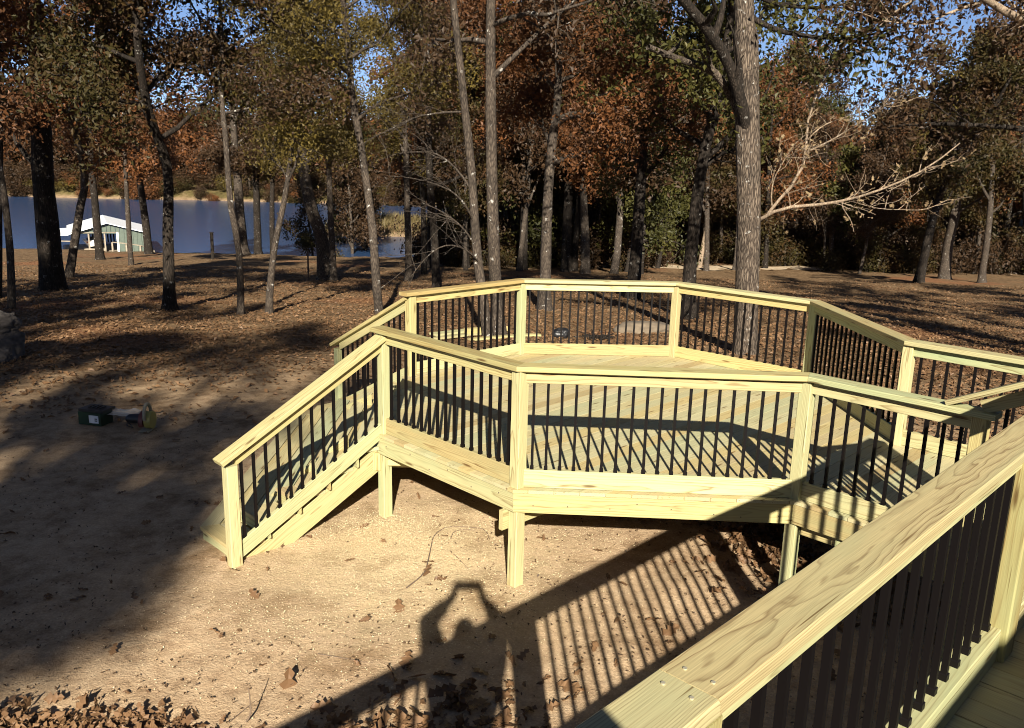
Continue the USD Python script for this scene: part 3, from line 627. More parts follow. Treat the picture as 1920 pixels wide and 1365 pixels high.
BIG = dict(base=.30, limbs=13, reach=3.8, branches=6, twigs=4)
MID = dict(base=.36, limbs=11, reach=2.6, branches=5, twigs=4)
THIN = dict(base=.34, limbs=10, reach=1.9, branches=5, twigs=4)
G = 'grove trees between the deck and the lake'
T = [
 ('oak_tree', 'thick dark oak with low rust leaves in front of the boathouse', [(100, 545), (92, 440), (84, 330), (78, 200)], 44, 13, 'leaf_rust', 'bark_dark', dict(BIG, base=.22, limbs=15, reach=4.2), 12000, .15, 1.35),
 ('slender_tree', 'crooked grey slender tree leaning against the thick dark oak', [(128, 522), (133, 470), (147, 400), (152, 340), (150, 280)], 16, 11, 'leaf_rust', 'bark_grey', THIN, 4000, .15, 1.3),
 ('slender_tree', 'slender tree just above the dark boulders at the left edge', [(20, 578), (15, 470), (5, 340), (-6, 220)], 14, 10, 'leaf_rust', 'bark_grey', dict(THIN, base=.42), 4500, .13, 1.2),
 ('slender_tree', 'dark trunk cut by the left edge of the picture', [(-6, 560), (-4, 400), (-10, 250)], 15, 12, 'leaf_rust', 'bark_dark', dict(MID, base=.3), 6000, .14, 1.2),
 ('oak_tree', 'straight dark trunk standing before the open boathouse doorway', [(188, 486), (180, 400), (172, 300), (165, 200)], 15, 14, 'leaf_rust', 'bark_dark', MID, 5000, .2, 1.5),
 ('slender_tree', 'thin straight trunk in front of the green boathouse wall', [(246, 496), (242, 400), (239, 260)], 10, 12, 'leaf_rust', 'bark_grey', THIN, 4000, .19, 1.2),
 ('oak_tree', 'dark trunk leaning left at the right corner of the boathouse', [(279, 476), (270, 400), (260, 330), (250, 250)], 15, 13, 'leaf_rust', 'bark_dark', MID, 4500, .22, 1.4),
 ('oak_tree', 'dark oak with a flared pale foot right of the boathouse', [(318, 582), (313, 450), (305, 330), (300, 215)], 22, 9.5, 'leaf_mixed', 'bark_dark', dict(BIG, base=.42, limbs=13, reach=3.0), 9000, .125, 1.9),
 ('slender_tree', 'slim grey trunk with a fork, dark at its foot, left of the leaning white one', [(450, 590), (446, 480), (437, 370), (425, 240), (400, 170)], 13, 9.5, 'leaf_brown', 'bark_grey', dict(THIN, base=.44, reach=2.6), 7000, .11, 1.2),
 ('slender_tree', 'small pale trunk leaning right that splits over the water', [(504, 588), (510, 510), (522, 440), (534, 385)], 14, 6.2, 'leaf_olive', 'bark_grey', dict(THIN, base=.52, reach=1.3), 2500, .09, 1.4),
 ('oak_tree', 'stout dark trunk widening at its foot on the shore', [(456, 477), (449, 410), (444, 330)], 21, 14, 'leaf_brown', 'bark_grey', MID, 5000, .22, 1.6),
 ('oak_tree', 'upright dark trunk on the shore, middle of the three there', [(484, 477), (481, 400), (479, 320)], 15, 14, 'leaf_brown', 'bark_dark', MID, 5000, .22, 1.3),
 ('slender_tree', 'narrow dark trunk on the shore behind the leaning pale one', [(512, 478), (511, 410), (510, 350)], 11, 12, 'leaf_olive', 'bark_dark', THIN, 4000, .2, 1.2),
 ('oak_tree', 'stout forked tree with a bend at the right end of open water', [(609, 526), (603, 450), (590, 400), (574, 345), (562, 280)], 27, 11, 'leaf_olive', 'bark_grey', dict(MID, base=.4, reach=3.0), 8000, .13, 1.5),
 ('slender_tree', 'lichen speckled light trunk beside the stout forked tree', [(626, 528), (621, 440), (617, 330), (616, 230)], 13, 11, 'leaf_olive', 'bark_grey', dict(THIN, base=.4), 5000, .13, 1.6),
 ('slender_tree', 'tall light trunk behind the left end of the deck with a wishbone fork', [(712, 592), (706, 500), (700, 430), (690, 370), (672, 270), (655, 150), (652, 0)], 17, 11, 'leaf_olive', 'bark_grey', dict(MID, base=.40, limbs=14, reach=2.6, branches=7), 13000, .085, 1.15),
 ('slender_tree', 'light mottled trunk between the wishbone tree and the double trunk', [(765, 528), (766, 470), (764, 400), (760, 300)], 14, 11, 'leaf_olive', 'bark_grey', dict(THIN, base=.35, reach=2.4), 5500, .12, 1.5),
 ('slender_tree', 'dark thin trunk casting a shadow right of the light mottled trunk', [(795, 516), (795, 440), (792, 330)], 11, 12, 'leaf_brown', 'bark_dark', THIN, 4500, .16, 1.3),
 ('slender_tree', 'dark trunk wrapped in bare hanging twigs behind the deck corner', [(818, 542), (814, 450), (806, 330), (800, 200)], 16, 12, 'leaf_brown', 'bark_dark', dict(MID, base=.28, reach=2.5), 4500, .13, 1.2),
 ('slender_tree', 'pale narrow trunk standing alone far back in the shade', [(855, 500), (855, 430), (854, 350)], 9, 12, 'leaf_mixed', 'bark_pale', THIN, 4000, .22, 1.5),
 ('oak_tree', 'dark mottled trunk left of the pair of black trunks', [(980, 508), (983, 420), (985, 320)], 17, 14, 'leaf_rust', 'bark_dark', MID, 6000, .2, 1.4),
 ('oak_tree', 'rust leaved oak with a light grey trunk behind the back railing', [(1021, 582), (1024, 480), (1027, 380), (1035, 280)], 23, 11, 'leaf_rust', 'bark_grey', dict(BIG, base=.34, limbs=15, reach=3.3, branches=7), 15000, .125, 1.9),
 ('oak_tree', 'black trunk just right of the light grey oak trunk', [(1062, 510), (1064, 420), (1068, 300)], 21, 13, 'leaf_rust', 'bark_dark', MID, 7000, .17, 1.3),
 ('oak_tree', 'grey furrowed trunk with a rust bough hanging over it', [(1098, 512), (1097, 440), (1094, 350), (1096, 260)], 18, 12, 'leaf_rust', 'bark_grey', dict(MID, reach=3.1), 9000, .16, 1.4),
 ('oak_tree', 'broad black trunk rising behind the centre of the back railing', [(1186, 560), (1194, 450), (1204, 300), (1212, 160)], 25, 12, 'leaf_green', 'bark_dark', dict(BIG, base=.32), 11000, .13, 1.6),
 ('slender_tree', 'thin pale leaning trunk behind the dark forked oak', [(1311, 503), (1322, 440), (1334, 380), (1352, 320)], 9, 9, 'leaf_mixed', 'bark_pale', THIN, 2500, .18, 1.1),
]
for (nm, lb, path, w, h, pal, bk, spec, ln, ls, root) in T:
    tree(nm, lb, path, w, h, pal, bk, spec, int(ln * 2.7), ls * .82, None, .28 if ls > .12 else .22, root=root, low=(345 if path[0][0] < 640 else 390 if path[0][0] < 900 else 430) if nm != 'x' else None)

def add_limb(woods, rng, pts_px, depths, r0, r1, nb=8, blen=.9, twigs=None, lens=(.3, .6)):
    """a limb through points of the photograph at given distances, with side twigs"""
    pts = []
    for (px, py), dd in zip(pts_px, depths):
        q = ray(px, py) * dd; pts.append((q[0], dd, EYE + q[2]))
    path, s = smooth_path(pts, 12) if len(pts) > 2 else (np.array(pts), None)
    woods.append(tube(path, np.linspace(r0, r1, len(path)), 9, rng, .04))
    out = []
    for k in range(nb):
        a = rng.integers(2, len(path) - 1) if len(path) > 4 else 0
        d = nrm(nrm(path[a + 1] - path[a]) + rng.normal(0, .55, 3) + (0, 0, .15))
        b = bend(rng, path[a] + (path[a + 1] - path[a]) * rng.uniform(), d, blen * rng.uniform(.5, 1.2), 4, .2, .1)
        woods.append(tube(b, np.linspace(max(r1, .007), .0035, 5), 5)); out.append(b[2:])
        for _ in range(2):
            t = bend(rng, b[rng.integers(1, 4)], nrm(d + rng.normal(0, .8, 3)), blen * rng.uniform(*lens), 3, .25, 0)
            woods.append(tube(t, np.linspace(.0045, .0025, 4), 3)); out.append(t[1:])
    out.append(path[-2:])
    return np.vstack(out)

# the double trunk behind the back railing: two stems from one foot
tw_pts = []
def second_stem(rng, trunk, rads, woods):
    d = trunk[0, 1] - .15
    pts = [(d, 916, 628), (d, 906, 560), (d, 895, 480), (d, 885, 330), (d - .1, 868, 170), (d - .2, 852, 20), (d - .2, 840, -120)]
    q = []
    for dd, px, py in pts:
        r = ray(px, py) * dd; q.append((r[0], dd, EYE + r[2]))
    q[0] = (q[0][0], q[0][1], float(ground_z(q[0][0], q[0][1])) - .1)
    path, s = smooth_path(q, 16)
    woods.append(tube(path, flare(s, .10, .05, 1.4), 12, rng, .03))
    for (a, b, c, dd) in ((( 880, 350), (800, 285), (712, 300), .3), ((872, 210), (800, 215), (720, 250), -.3), ((895, 470), (860, 420), (790, 380), -.2), ((890, 420), (840, 355), (730, 330), -.5), ((905, 500), (840, 460), (770, 520), -.6)):
        tw_pts.append(add_limb(woods, rng, (a, b, c), (d, d + dd, d + 1.6 * dd), .022, .006, 9, .9))
tree('oak_tree', 'double stemmed tree with bare hanging twigs behind the back left railing', [(938, 632), (930, 560), (925, 450), (921, 250), (920, 0)], 25, 12, 'leaf_brown', 'bark_grey', dict(MID, base=.40, limbs=12, reach=2.4), 5000, .11, None, .2, root=1.5, extra=second_stem)
for nm, lb, path, w, h, pal, bk, spec, ln, ls in (
    ('oak_tree', 'dark oak forking low behind the furrowed oak, seen left of it', [(1292, 598), (1296, 500), (1302, 400), (1316, 290)], 27, 10, 'leaf_green', 'bark_dark', dict(BIG, base=.38, limbs=13, reach=3.0), 10000, .125),):
    def fork(rng, trunk, rads, woods):
        d = trunk[0, 1]
        add_limb(woods, rng, ((1318, 280), (1350, 190), (1368, 120)), (d, d - .3, d - .6), .12, .08, 4, 1.)
        add_limb(woods, rng, ((1310, 330), (1350, 290), (1410, 275)), (d, d + .2, d + .5), .06, .03, 6, 1.)
    tree(nm, lb, path, w, h, pal, bk, spec, ln, ls, None, .24, root=1.7, extra=fork)

# the furrowed oak right behind the deck, with its dark limb and the low pale bough
rngo = np.random.default_rng(77)
oak = thing('oak_tree', 'tall furrowed grey oak with white lichen standing just behind the deck', 'tree')
of = on_ground(1397, 664); od = of[1]
op = [np.array([of[0], od, float(ground_z(of[0], od)) - .15])]
for px, py in ((1401, 520), (1404, 400), (1402, 250), (1399, 100), (1396, -60)):
    q = ray(px, py) * od; op.append(np.array([q[0], od, EYE + q[2]]))
for k in range(5): op.append(op[-1] + (.06 * k, .1, 1.5))
otr, os_ = smooth_path(op, 60)
orad = flare(os_, 44 / FPX * od / 2, .07, 1.35)
orad = np.maximum(orad, np.where(otr[:, 2] < 5.2, 43 / FPX * od / 2, 0))
tv_, tf_ = tube(otr, orad, 40, rngo, .0)
ang = np.tile(np.arange(40), len(otr)) * 2 * math.pi / 40; zz = tv_[:, 2]
ridge = meshkit.fbm(np.stack([np.cos(ang) * 5.2, np.sin(ang) * 5.2, zz * 1.6], -1), 3, 4) - .5
ctr = np.repeat(otr, 40, axis=0); tv_ = ctr + (tv_ - ctr) * (1 + .12 * ridge)[:, None]
part('trunk', (tv_, tf_), 'bark_oak', oak, smooth=True)
dark = []
dk = add_limb(dark, rngo, ((1402, 262), (1392, 200), (1366, 120), (1330, 60), (1285, 5), (1250, -40)), (od, od - .25, od - .5, od - .8, od - 1.1, od - 1.4), .105, .075, 8, 1.1)
part('limb', join(dark), 'bark_dark', oak, smooth=True, label='thick dark limb curving up to the left')
greyl = []
gk = add_limb(greyl, rngo, ((1400, 300), (1372, 180), (1330, 130), (1270, 110), (1215, 88)), (od + .4, od + .3, od + .1, od - .3, od - .7), .10, .045, 7, .9)
part('limb', join(greyl), 'bark_oak', oak, smooth=True, label='lichen covered limb reaching left')
pale = []; pk = []
for pts, dd, r0, r1, nb in (
    (((1424, 412), (1437, 405), (1470, 390), (1540, 383), (1600, 372), (1660, 352), (1720, 325), (1800, 268)), (od, od - .1, od - .2, od - .4, od - .6, od - .8, od - 1.0, od - 1.2), .034, .010, 9),
    (((1440, 402), (1452, 385), (1490, 340), (1511, 290), (1513, 240), (1530, 180), (1560, 110), (1598, 10)), (od - .1, od - .1, od - .1, od, od + .1, od + .2, od + .3, od + .3), .030, .009, 9),
    (((1448, 388), (1450, 340), (1465, 310), (1490, 270)), (od - .1, od - .3, od - .4, od - .5), .014, .006, 5),
    (((1512, 285), (1560, 262), (1620, 225), (1690, 180)), (od, od - .3, od - .6, od - .9), .016, .006, 7),
    (((1514, 262), (1545, 235), (1600, 215), (1660, 195)), (od, od + .2, od + .5, od + .7), .011, .005, 6),
    (((1600, 378), (1660, 392), (1720, 394), (1775, 375)), (od - .6, od - .5, od - .4, od - .4), .008, .003, 4),
    (((1560, 118), (1600, 105), (1650, 95)), (od + .3, od + .2, od), .009, .004, 5)):
    pk.append(add_limb(pale, rngo, pts, dd, r0, r1, int(nb * 1.9), .62, lens=(.3, .8)))
part('limb', join(pale), 'bark_pale', oak, smooth=True, label='low pale bough forking to the right')
pk = np.vstack(pk)
w = pk[rngo.integers(0, len(pk), 430)] + rngo.normal(0, .05, (430, 3))
part('leaves', scatter(rngo, w, .088, shape=OAK), 'leaf_tan', oak, label='tan and pale green leaves along the low bough')
woods, tws = make_crown(rngo, otr, orad, dict(base=.50, limbs=12, reach=3.2, branches=6, twigs=2))
part('limbs', join(woods), 'bark_dark', oak, smooth=True)
rl = []; rk = [add_limb(rl, rngo, ((1404, 30), (1480, 62), (1570, 72), (1680, 52)), (od, od - .3, od - .5, od - .6), .05, .012, 12, 1.2), add_limb(rl, rngo, ((1402, -20), (1470, 10), (1540, 15), (1620, -10)), (od, od + .3, od + .6, od + .9), .05, .012, 10, 1.2)]
part('limb', join(rl), 'bark_dark', oak, smooth=True, label='dark leafy limb reaching right at the top')
tws = np.vstack([tws, gk] + rk)
w = tws[rngo.integers(0, len(tws), 8000)] + rngo.normal(0, .2, (8000, 3)) * (1, 1, .8)
part('crown', scatter(rngo, w, .10), 'leaf_green', oak)

# a big oak beyond the right edge that reaches into the upper right corner
rngr = np.random.default_rng(31)
rt = thing('oak_tree', 'brown leaved oak mostly beyond the right edge with two pale limbs', 'tree')
rd_ = 15.5; rx = ray(2080, 600)[0] * rd_
rp = [np.array([rx, rd_, float(ground_z(rx, rd_)) - .1])] + [rp_ for rp_ in (np.array([rx - .1, rd_, 2.5]), np.array([rx - .2, rd_, 5.5]), np.array([rx, rd_, 9.0]), np.array([rx + .2, rd_, 12.5]))]
rtr, rs_ = smooth_path(rp, 18)
rrad = flare(rs_, .24, .08, 1.4)
part('trunk', tube(rtr, rrad, 14, rngr, .03), 'bark_oak', rt, smooth=True)
lm = []; lk = []
lk.append(add_limb(lm, rngr, ((2070, 260), (1960, 248), (1860, 236), (1760, 232), (1660, 238)), (rd_, rd_ - .2, rd_ + .2, rd_ + .5, rd_ + .8), .075, .02, 10, 1.2))
part('limb', join(lm), 'bark_dark', rt, smooth=True, label='dark level limb crossing the upper right')
lm = []
lk.append(add_limb(lm, rngr, ((2075, 80), (1980, 60), (1915, 38), (1850, 0), (1800, -30)), (rd_, rd_ - .6, rd_ - 1, rd_ - 1.4, rd_ - 1.8), .085, .05, 8, 1.3))
lk.append(add_limb(lm, rngr, ((2075, 60), (1960, 20), (1900, -10), (1850, -60)), (rd_, rd_ - .4, rd_ - .8, rd_ - 1.2), .07, .04, 6, 1.2))
lk.append(add_limb(lm, rngr, ((1850, 0), (1790, 20), (1720, 45), (1640, 35)), (rd_ - 1.4, rd_ - 1.5, rd_ - 1.6, rd_ - 1.7), .025, .008, 10, 1.1))
part('limb', join(lm), 'bark_pale', rt, smooth=True, label='pale lichened limbs at the top right corner')
woods, tws = make_crown(rngr, rtr, rrad, dict(base=.42, limbs=13, reach=3.0, branches=6, twigs=2, az=math.pi))
part('limbs', join(woods), 'bark_dark', rt, smooth=True)
tws = np.vstack([tws] + lk * 4)
w = tws[rngr.integers(0, len(tws), 11000)] + rngr.normal(0, .18, (11000, 3))
part('crown', scatter(rngr, w, .085), 'leaf_brown', rt)

# trees standing in the field on the right
for nm, lb, path, w, h, pal, bk, spec, ln, ls in (
    ('field_tree', 'small light trunked tree with a dark green crown out in the field', [(1555, 505), (1557, 460), (1558, 420)], 11, 7.5, 'leaf_green', 'bark_grey', dict(MID, base=.40, reach=2.4), 6000, .24),
    ('field_tree', 'dark tree leaning right at the field edge, left of the stout one', [(1722, 530), (1738, 450), (1765, 370), (1790, 300)], 17, 10, 'leaf_mixed', 'bark_dark', dict(MID, base=.3, reach=3.0), 8000, .19),
    ('field_tree', 'stout brown trunk with a broad foot near the right wood edge', [(1771, 523), (1778, 470), (1788, 390), (1800, 300)], 20, 13, 'leaf_olive', 'bark_grey', dict(MID, base=.3, reach=3.0), 8000, .19),
    ('field_tree', 'narrow trunk with a light foot, rightmost of those in the field', [(1841, 529), (1846, 500), (1850, 420), (1862, 320)], 13, 13, 'leaf_mixed', 'bark_grey', dict(MID, base=.3, reach=2.8), 8000, .19),
    ('field_tree', 'short pale trunk half hidden at the dark wood edge', [(1700, 501), (1702, 470), (1704, 420)], 12, 11, 'leaf_olive', 'bark_pale', MID, 6000, .22),
    ('field_tree', 'brown oak filling the right edge above the field', [(1935, 520), (1930, 430), (1925, 300)], 20, 15, 'leaf_rust', 'bark_dark', dict(BIG, base=.25), 11000, .18)):
    tree(nm, lb, path, w, h, pal, bk, spec, ln, ls, None, .32, root=1.6)

# the wood across the field: one of each kind, then copies
def wood_tree(seed, palette, bark_mat, h, r, spec, leafn, leafsize, sigma=.38):
    rng = np.random.default_rng(seed)
    pts = [np.zeros(3)]
    d = nrm((rng.normal(0, .06), rng.normal(0, .06), 1))
    while pts[-1][2] < h: d = nrm(d + (rng.normal(0, .05), rng.normal(0, .05), .1)); pts.append(pts[-1] + d * 1.6)
    trunk, s = smooth_path(pts, 12); rads = flare(s, r, r * .3, 1.4)
    woods, tw = make_crown(rng, trunk, rads, spec)
    w = tw[rng.integers(0, len(tw), leafn)] + rng.normal(0, sigma, (leafn, 3))
    return tube(trunk, rads, 8, rng, .03), join(woods), scatter(rng, w, leafsize), palette, bark_mat
KINDS = [
 ('rust brown oak of the wood across the field', wood_tree(1, 'leaf_rust', 'bark_dark', 13, .19, dict(base=.22, limbs=14, reach=3.2, branches=5, twigs=1), 9500, .23)),
 ('dull brown tree of the wood across the field', wood_tree(2, 'leaf_brown', 'bark_grey', 14, .17, dict(base=.2, limbs=14, reach=3.0, branches=5, twigs=1), 9000, .23)),
 ('dark green tree of the wood across the field', wood_tree(3, 'leaf_green', 'bark_dark', 12, .16, dict(base=.15, limbs=14, reach=2.8, branches=5, twigs=1), 9500, .23)),
 ('olive and brown tree of the wood across the field', wood_tree(4, 'leaf_mixed', 'bark_grey', 13, .15, dict(base=.18, limbs=14, reach=2.8, branches=5, twigs=1), 9000, .23)),
]
wr = np.random.default_rng(19)
firsts, places = {}, []
MARKS = [(600, 'the stout forked tree'), (712, 'the wishbone tree'), (818, 'the trunk with hanging twigs'), (925, 'the double stemmed tree'), (1022, 'the light grey oak'), (1097, 'the grey furrowed trunk'), (1190, 'the broad black trunk'), (1296, 'the dark forked oak'), (1402, 'the lichen flecked oak'), (1555, 'the small green field tree'), (1735, 'the right leaning field tree'), (1785, 'the stout field trunk'), (1850, 'the narrow field trunk'), (1935, 'the right edge oak')]
def wood_label(kind, x, y):
    px = 960 + FPX * x / y; m = min(MARKS, key=lambda q: abs(q[0] - px))
    where = 'straight behind' if abs(px - m[0]) < 9 else 'left of' if px < m[0] else 'right of'
    row = 'front row' if y < 57 else 'middle row' if y < 68 else 'back row'
    return f"{kind.split(' of the wood')[0]} in the wood's {row}, {where} {m[1]}"
for k in range(150):
    px = wr.uniform(560, 2080); d = 46 + 40 * wr.uniform() ** 1.3 + (10 if px < 800 else 0) + (8 if px > 1250 else 0)
    x = ray(px, 400)[0] * d
    if px < 900 and d < 70: d = wr.uniform(46, 62); x = ray(wr.uniform(790, 930), 400)[0] * d
    if abs(x - -8) < 5 and d > 62: continue
    places.append((x, d))
kept = []
for p in places:
    if all(math.hypot(p[0] - q[0], p[1] - q[1]) > 2.0 for q in kept): kept.append(p)
for (x, y) in kept[:110]:
    k = int(wr.choice(4, p=[.3, .3, .2, .2])); lb, (tr_, wd_, lf_, pal, bk) = KINDS[k]
    if k not in firsts:
        t = thing('wood_tree', wood_label(lb, x, y), 'tree', (x, y, float(land(x, y)) - .1), 'trees of the wood across the field')
        part('trunk', tr_, bk, t, smooth=True); part('limbs', wd_, bk, t, smooth=True); part('crown', lf_, pal, t)
        firsts[k] = t
    else:
        p = numbered('/World/wood_tree'); xf = UsdGeom.Xform.Define(stage, p)
        pr = xf.GetPrim(); pr.GetReferences().AddInternalReference(firsts[k].GetPath())
        xf.ClearXformOpOrder(); s = wr.uniform(.8, 1.25)
        pxx = 960 + FPX * x / y
        if 1500 < pxx < 1765: s *= .62
        xf.AddTranslateOp(opSuffix='at').Set(Gf.Vec3d(float(x), float(y), float(land(x, y)) - .1)); xf.AddRotateZOp().Set(float(wr.uniform(0, 360))); xf.AddScaleOp().Set(Gf.Vec3f(s, s, s * wr.uniform(.9, 1.15)))
        xf.SetXformOpOrder([o for o in xf.GetOrderedXformOps() if o.GetOpName() != 'xformOp:translate'])
        pr.SetInstanceable(True); tag(pr, wood_label(lb, x, y), 'tree', 'trees of the wood across the field')

# far-off woods and brush that read as one mass
def instancer(name, protos, pts, scales, rots, idx, kind='stuff', label=None, cat=None):
    pi = UsdGeom.PointInstancer.Define(stage, '/World/' + name)
    for k, (m, mat, sm) in enumerate(protos):
        usdkit.mesh(stage, f'/World/{name}/kind_{k}', m, LOOK[mat], smooth=sm)
        pi.CreatePrototypesRel().AddTarget(f'/World/{name}/kind_{k}')
    pi.CreatePositionsAttr(Vt.Vec3fArray.FromNumpy(np.asarray(pts, np.float32)))
    pi.CreateScalesAttr(Vt.Vec3fArray.FromNumpy(np.asarray(scales, np.float32)))
    q = [Gf.Quath(math.cos(a / 2), 0, 0, math.sin(a / 2)) for a in rots]
    pi.CreateOrientationsAttr(Vt.QuathArray(q)); pi.CreateProtoIndicesAttr(Vt.IntArray([int(v) for v in idx]))
    return tag(pi.GetPrim(), label, cat, None, kind)
def far_crown(seed, h, w, n, size):
    rng = np.random.default_rng(seed)
    c = rng.normal(0, 1, (16, 3)); c /= np.linalg.norm(c, axis=1)[:, None]; c *= rng.uniform(.3, 1, (16, 1)); c = c * (w / 2, w / 2, h * .36) + (0, 0, h * .6)
    p = c[rng.integers(0, 16, n)] + rng.normal(0, 1, (n, 3)) * (w * .12, w * .12, h * .09)
    return scatter(rng, p, size)
def with_trunk(m, h):
    t = tube(np.array([(0, 0, -.5), (.1, 0, h * .3), (0, .1, h * .75)]), [.2, .16, .05], 5); return join([m])
protos = [(far_crown(21, 11, 8, 1500, .62), 'leaf_rust', False), (far_crown(22, 12, 8, 1500, .62), 'leaf_brown', False), (far_crown(23, 10, 7, 1500, .6), 'leaf_olive', False), (far_crown(24, 11, 8, 1300, .62), 'leaf_mixed', False),
          (tube(np.array([(0, 0, -.6), (.1, 0, 3.), (0, .2, 8.)]), [.22, .16, .06], 6), 'bark_grey', True)]
fr = np.random.default_rng(8); pts, sc, ro, ix = [], [], [], []
for _ in range(520):
    y = 159 + 90 * fr.uniform() ** 1.2; x = fr.uniform(-.72, .30) * y
    s = fr.uniform(.75, 1.3)
    for kk in (int(fr.choice(4, p=[.32, .36, .14, .18])), 4):
        pts.append((x, y, float(land(x, y)))); sc.append((s, s, s)); ro.append(fr.uniform(0, 6)); ix.append(kk)
for _ in range(420):                                              # scrub along the far waterline
    y = fr.uniform(152, 160); x = fr.uniform(-.72, .12) * y
    if -64 < x < -42 and fr.uniform() < .75: continue
    s = fr.uniform(.18, .42); pts.append((x, y, float(land(x, y)) - .6)); sc.append((s * 1.3, s * 1.3, s)); ro.append(fr.uniform(0, 6)); ix.append(int(fr.choice(4, p=[.25, .45, .15, .15])))
for _ in range(330):
    y = fr.uniform(84, 125); x = fr.uniform(-.05, .75) * y
    if x < -2: continue
    s = fr.uniform(.9, 1.45) * (.72 if .32 < x / y < .48 else 1)
    for kk in (int(fr.choice(4, p=[.25, .35, .15, .25])), 4):
        pts.append((x, y, float(land(x, y)))); sc.append((s, s, s)); ro.append(fr.uniform(0, 6)); ix.append(kk)
instancer('distant_wood', protos, pts, sc, ro, ix, label='hazy mass of brown autumn woods on the far shore', cat='wood')
def bush(seed, n, w, h, size):
    rng = np.random.default_rng(seed)
    st = []; tips = []
    for k in range(14):
        b = bend(rng, (rng.normal(0, w * .2), rng.normal(0, w * .2), 0), (rng.normal(0, .45), rng.normal(0, .45), 1), h * rng.uniform(.6, 1.1), 4, .2, .1)
        st.append(tube(b, np.linspace(.015, .004, 5), 3)); tips.append(b[1:])
    tips = np.vstack(tips)
    return scatter(rng, tips[rng.integers(0, len(tips), n)] + rng.normal(0, .28, (n, 3)) * (1, 1, .8), size), join(st)
b1, s1 = bush(41, 900, 2.4, 2.2, .2); b2, s2 = bush(42, 900, 2.6, 2.8, .2)
pts, sc, ro, ix = [], [], [], []
for _ in range(420):
    px = fr.uniform(780, 2050); y = fr.uniform(57, 82) if px > 1200 else fr.uniform(50, 80); x = ray(px, 400)[0] * y; s = fr.uniform(.5, 1.15)
    if y < 62 and 1250 < px < 1560: y += 5; x = ray(px, 400)[0] * y
    for kk in ([0, 2] if fr.uniform() < .5 else [1, 3]):
        pts.append((x, y, float(land(x, y)) - .05)); sc.append((s, s, s)); ro.append(fr.uniform(0, 6)); ix.append(kk)
instancer('undergrowth', [(b1, 'leaf_mixed', False), (b2, 'leaf_brown', False), (s1, 'bark_grey', False), (s2, 'bark_grey', False)], pts, sc, ro, ix, label='tangled brush along the edge of the wood', cat='undergrowth')
# reeds and dry grass on the spit of land
rg = np.random.default_rng(61); blades = []
xs, ys = rg.uniform(-24, -8, 5200), rg.normal(100, 3.6, 5200)
zg = ground_z(xs, ys); ok = zg > WATER + .05
bp = np.c_[xs, ys, zg][ok]; nb = len(bp)
hh = rg.uniform(.3, 1.0, nb) * (.6 + .8 * meshkit.noise(bp * .35)); az = rg.uniform(0, 6.28, nb); wd = .05
tip = bp + np.c_[rg.normal(0, .25, nb), rg.normal(0, .25, nb), hh]
v = np.stack([bp - np.c_[np.cos(az), np.sin(az), 0 * az] * wd, bp + np.c_[np.cos(az), np.sin(az), 0 * az] * wd, tip], 1).reshape(-1, 3)
tag(part('dry_grass', (v, np.arange(len(v)).reshape(-1, 3)), 'reed'), 'yellowish reeds and dry grass on the spit in the lake', 'grass', kind='stuff')

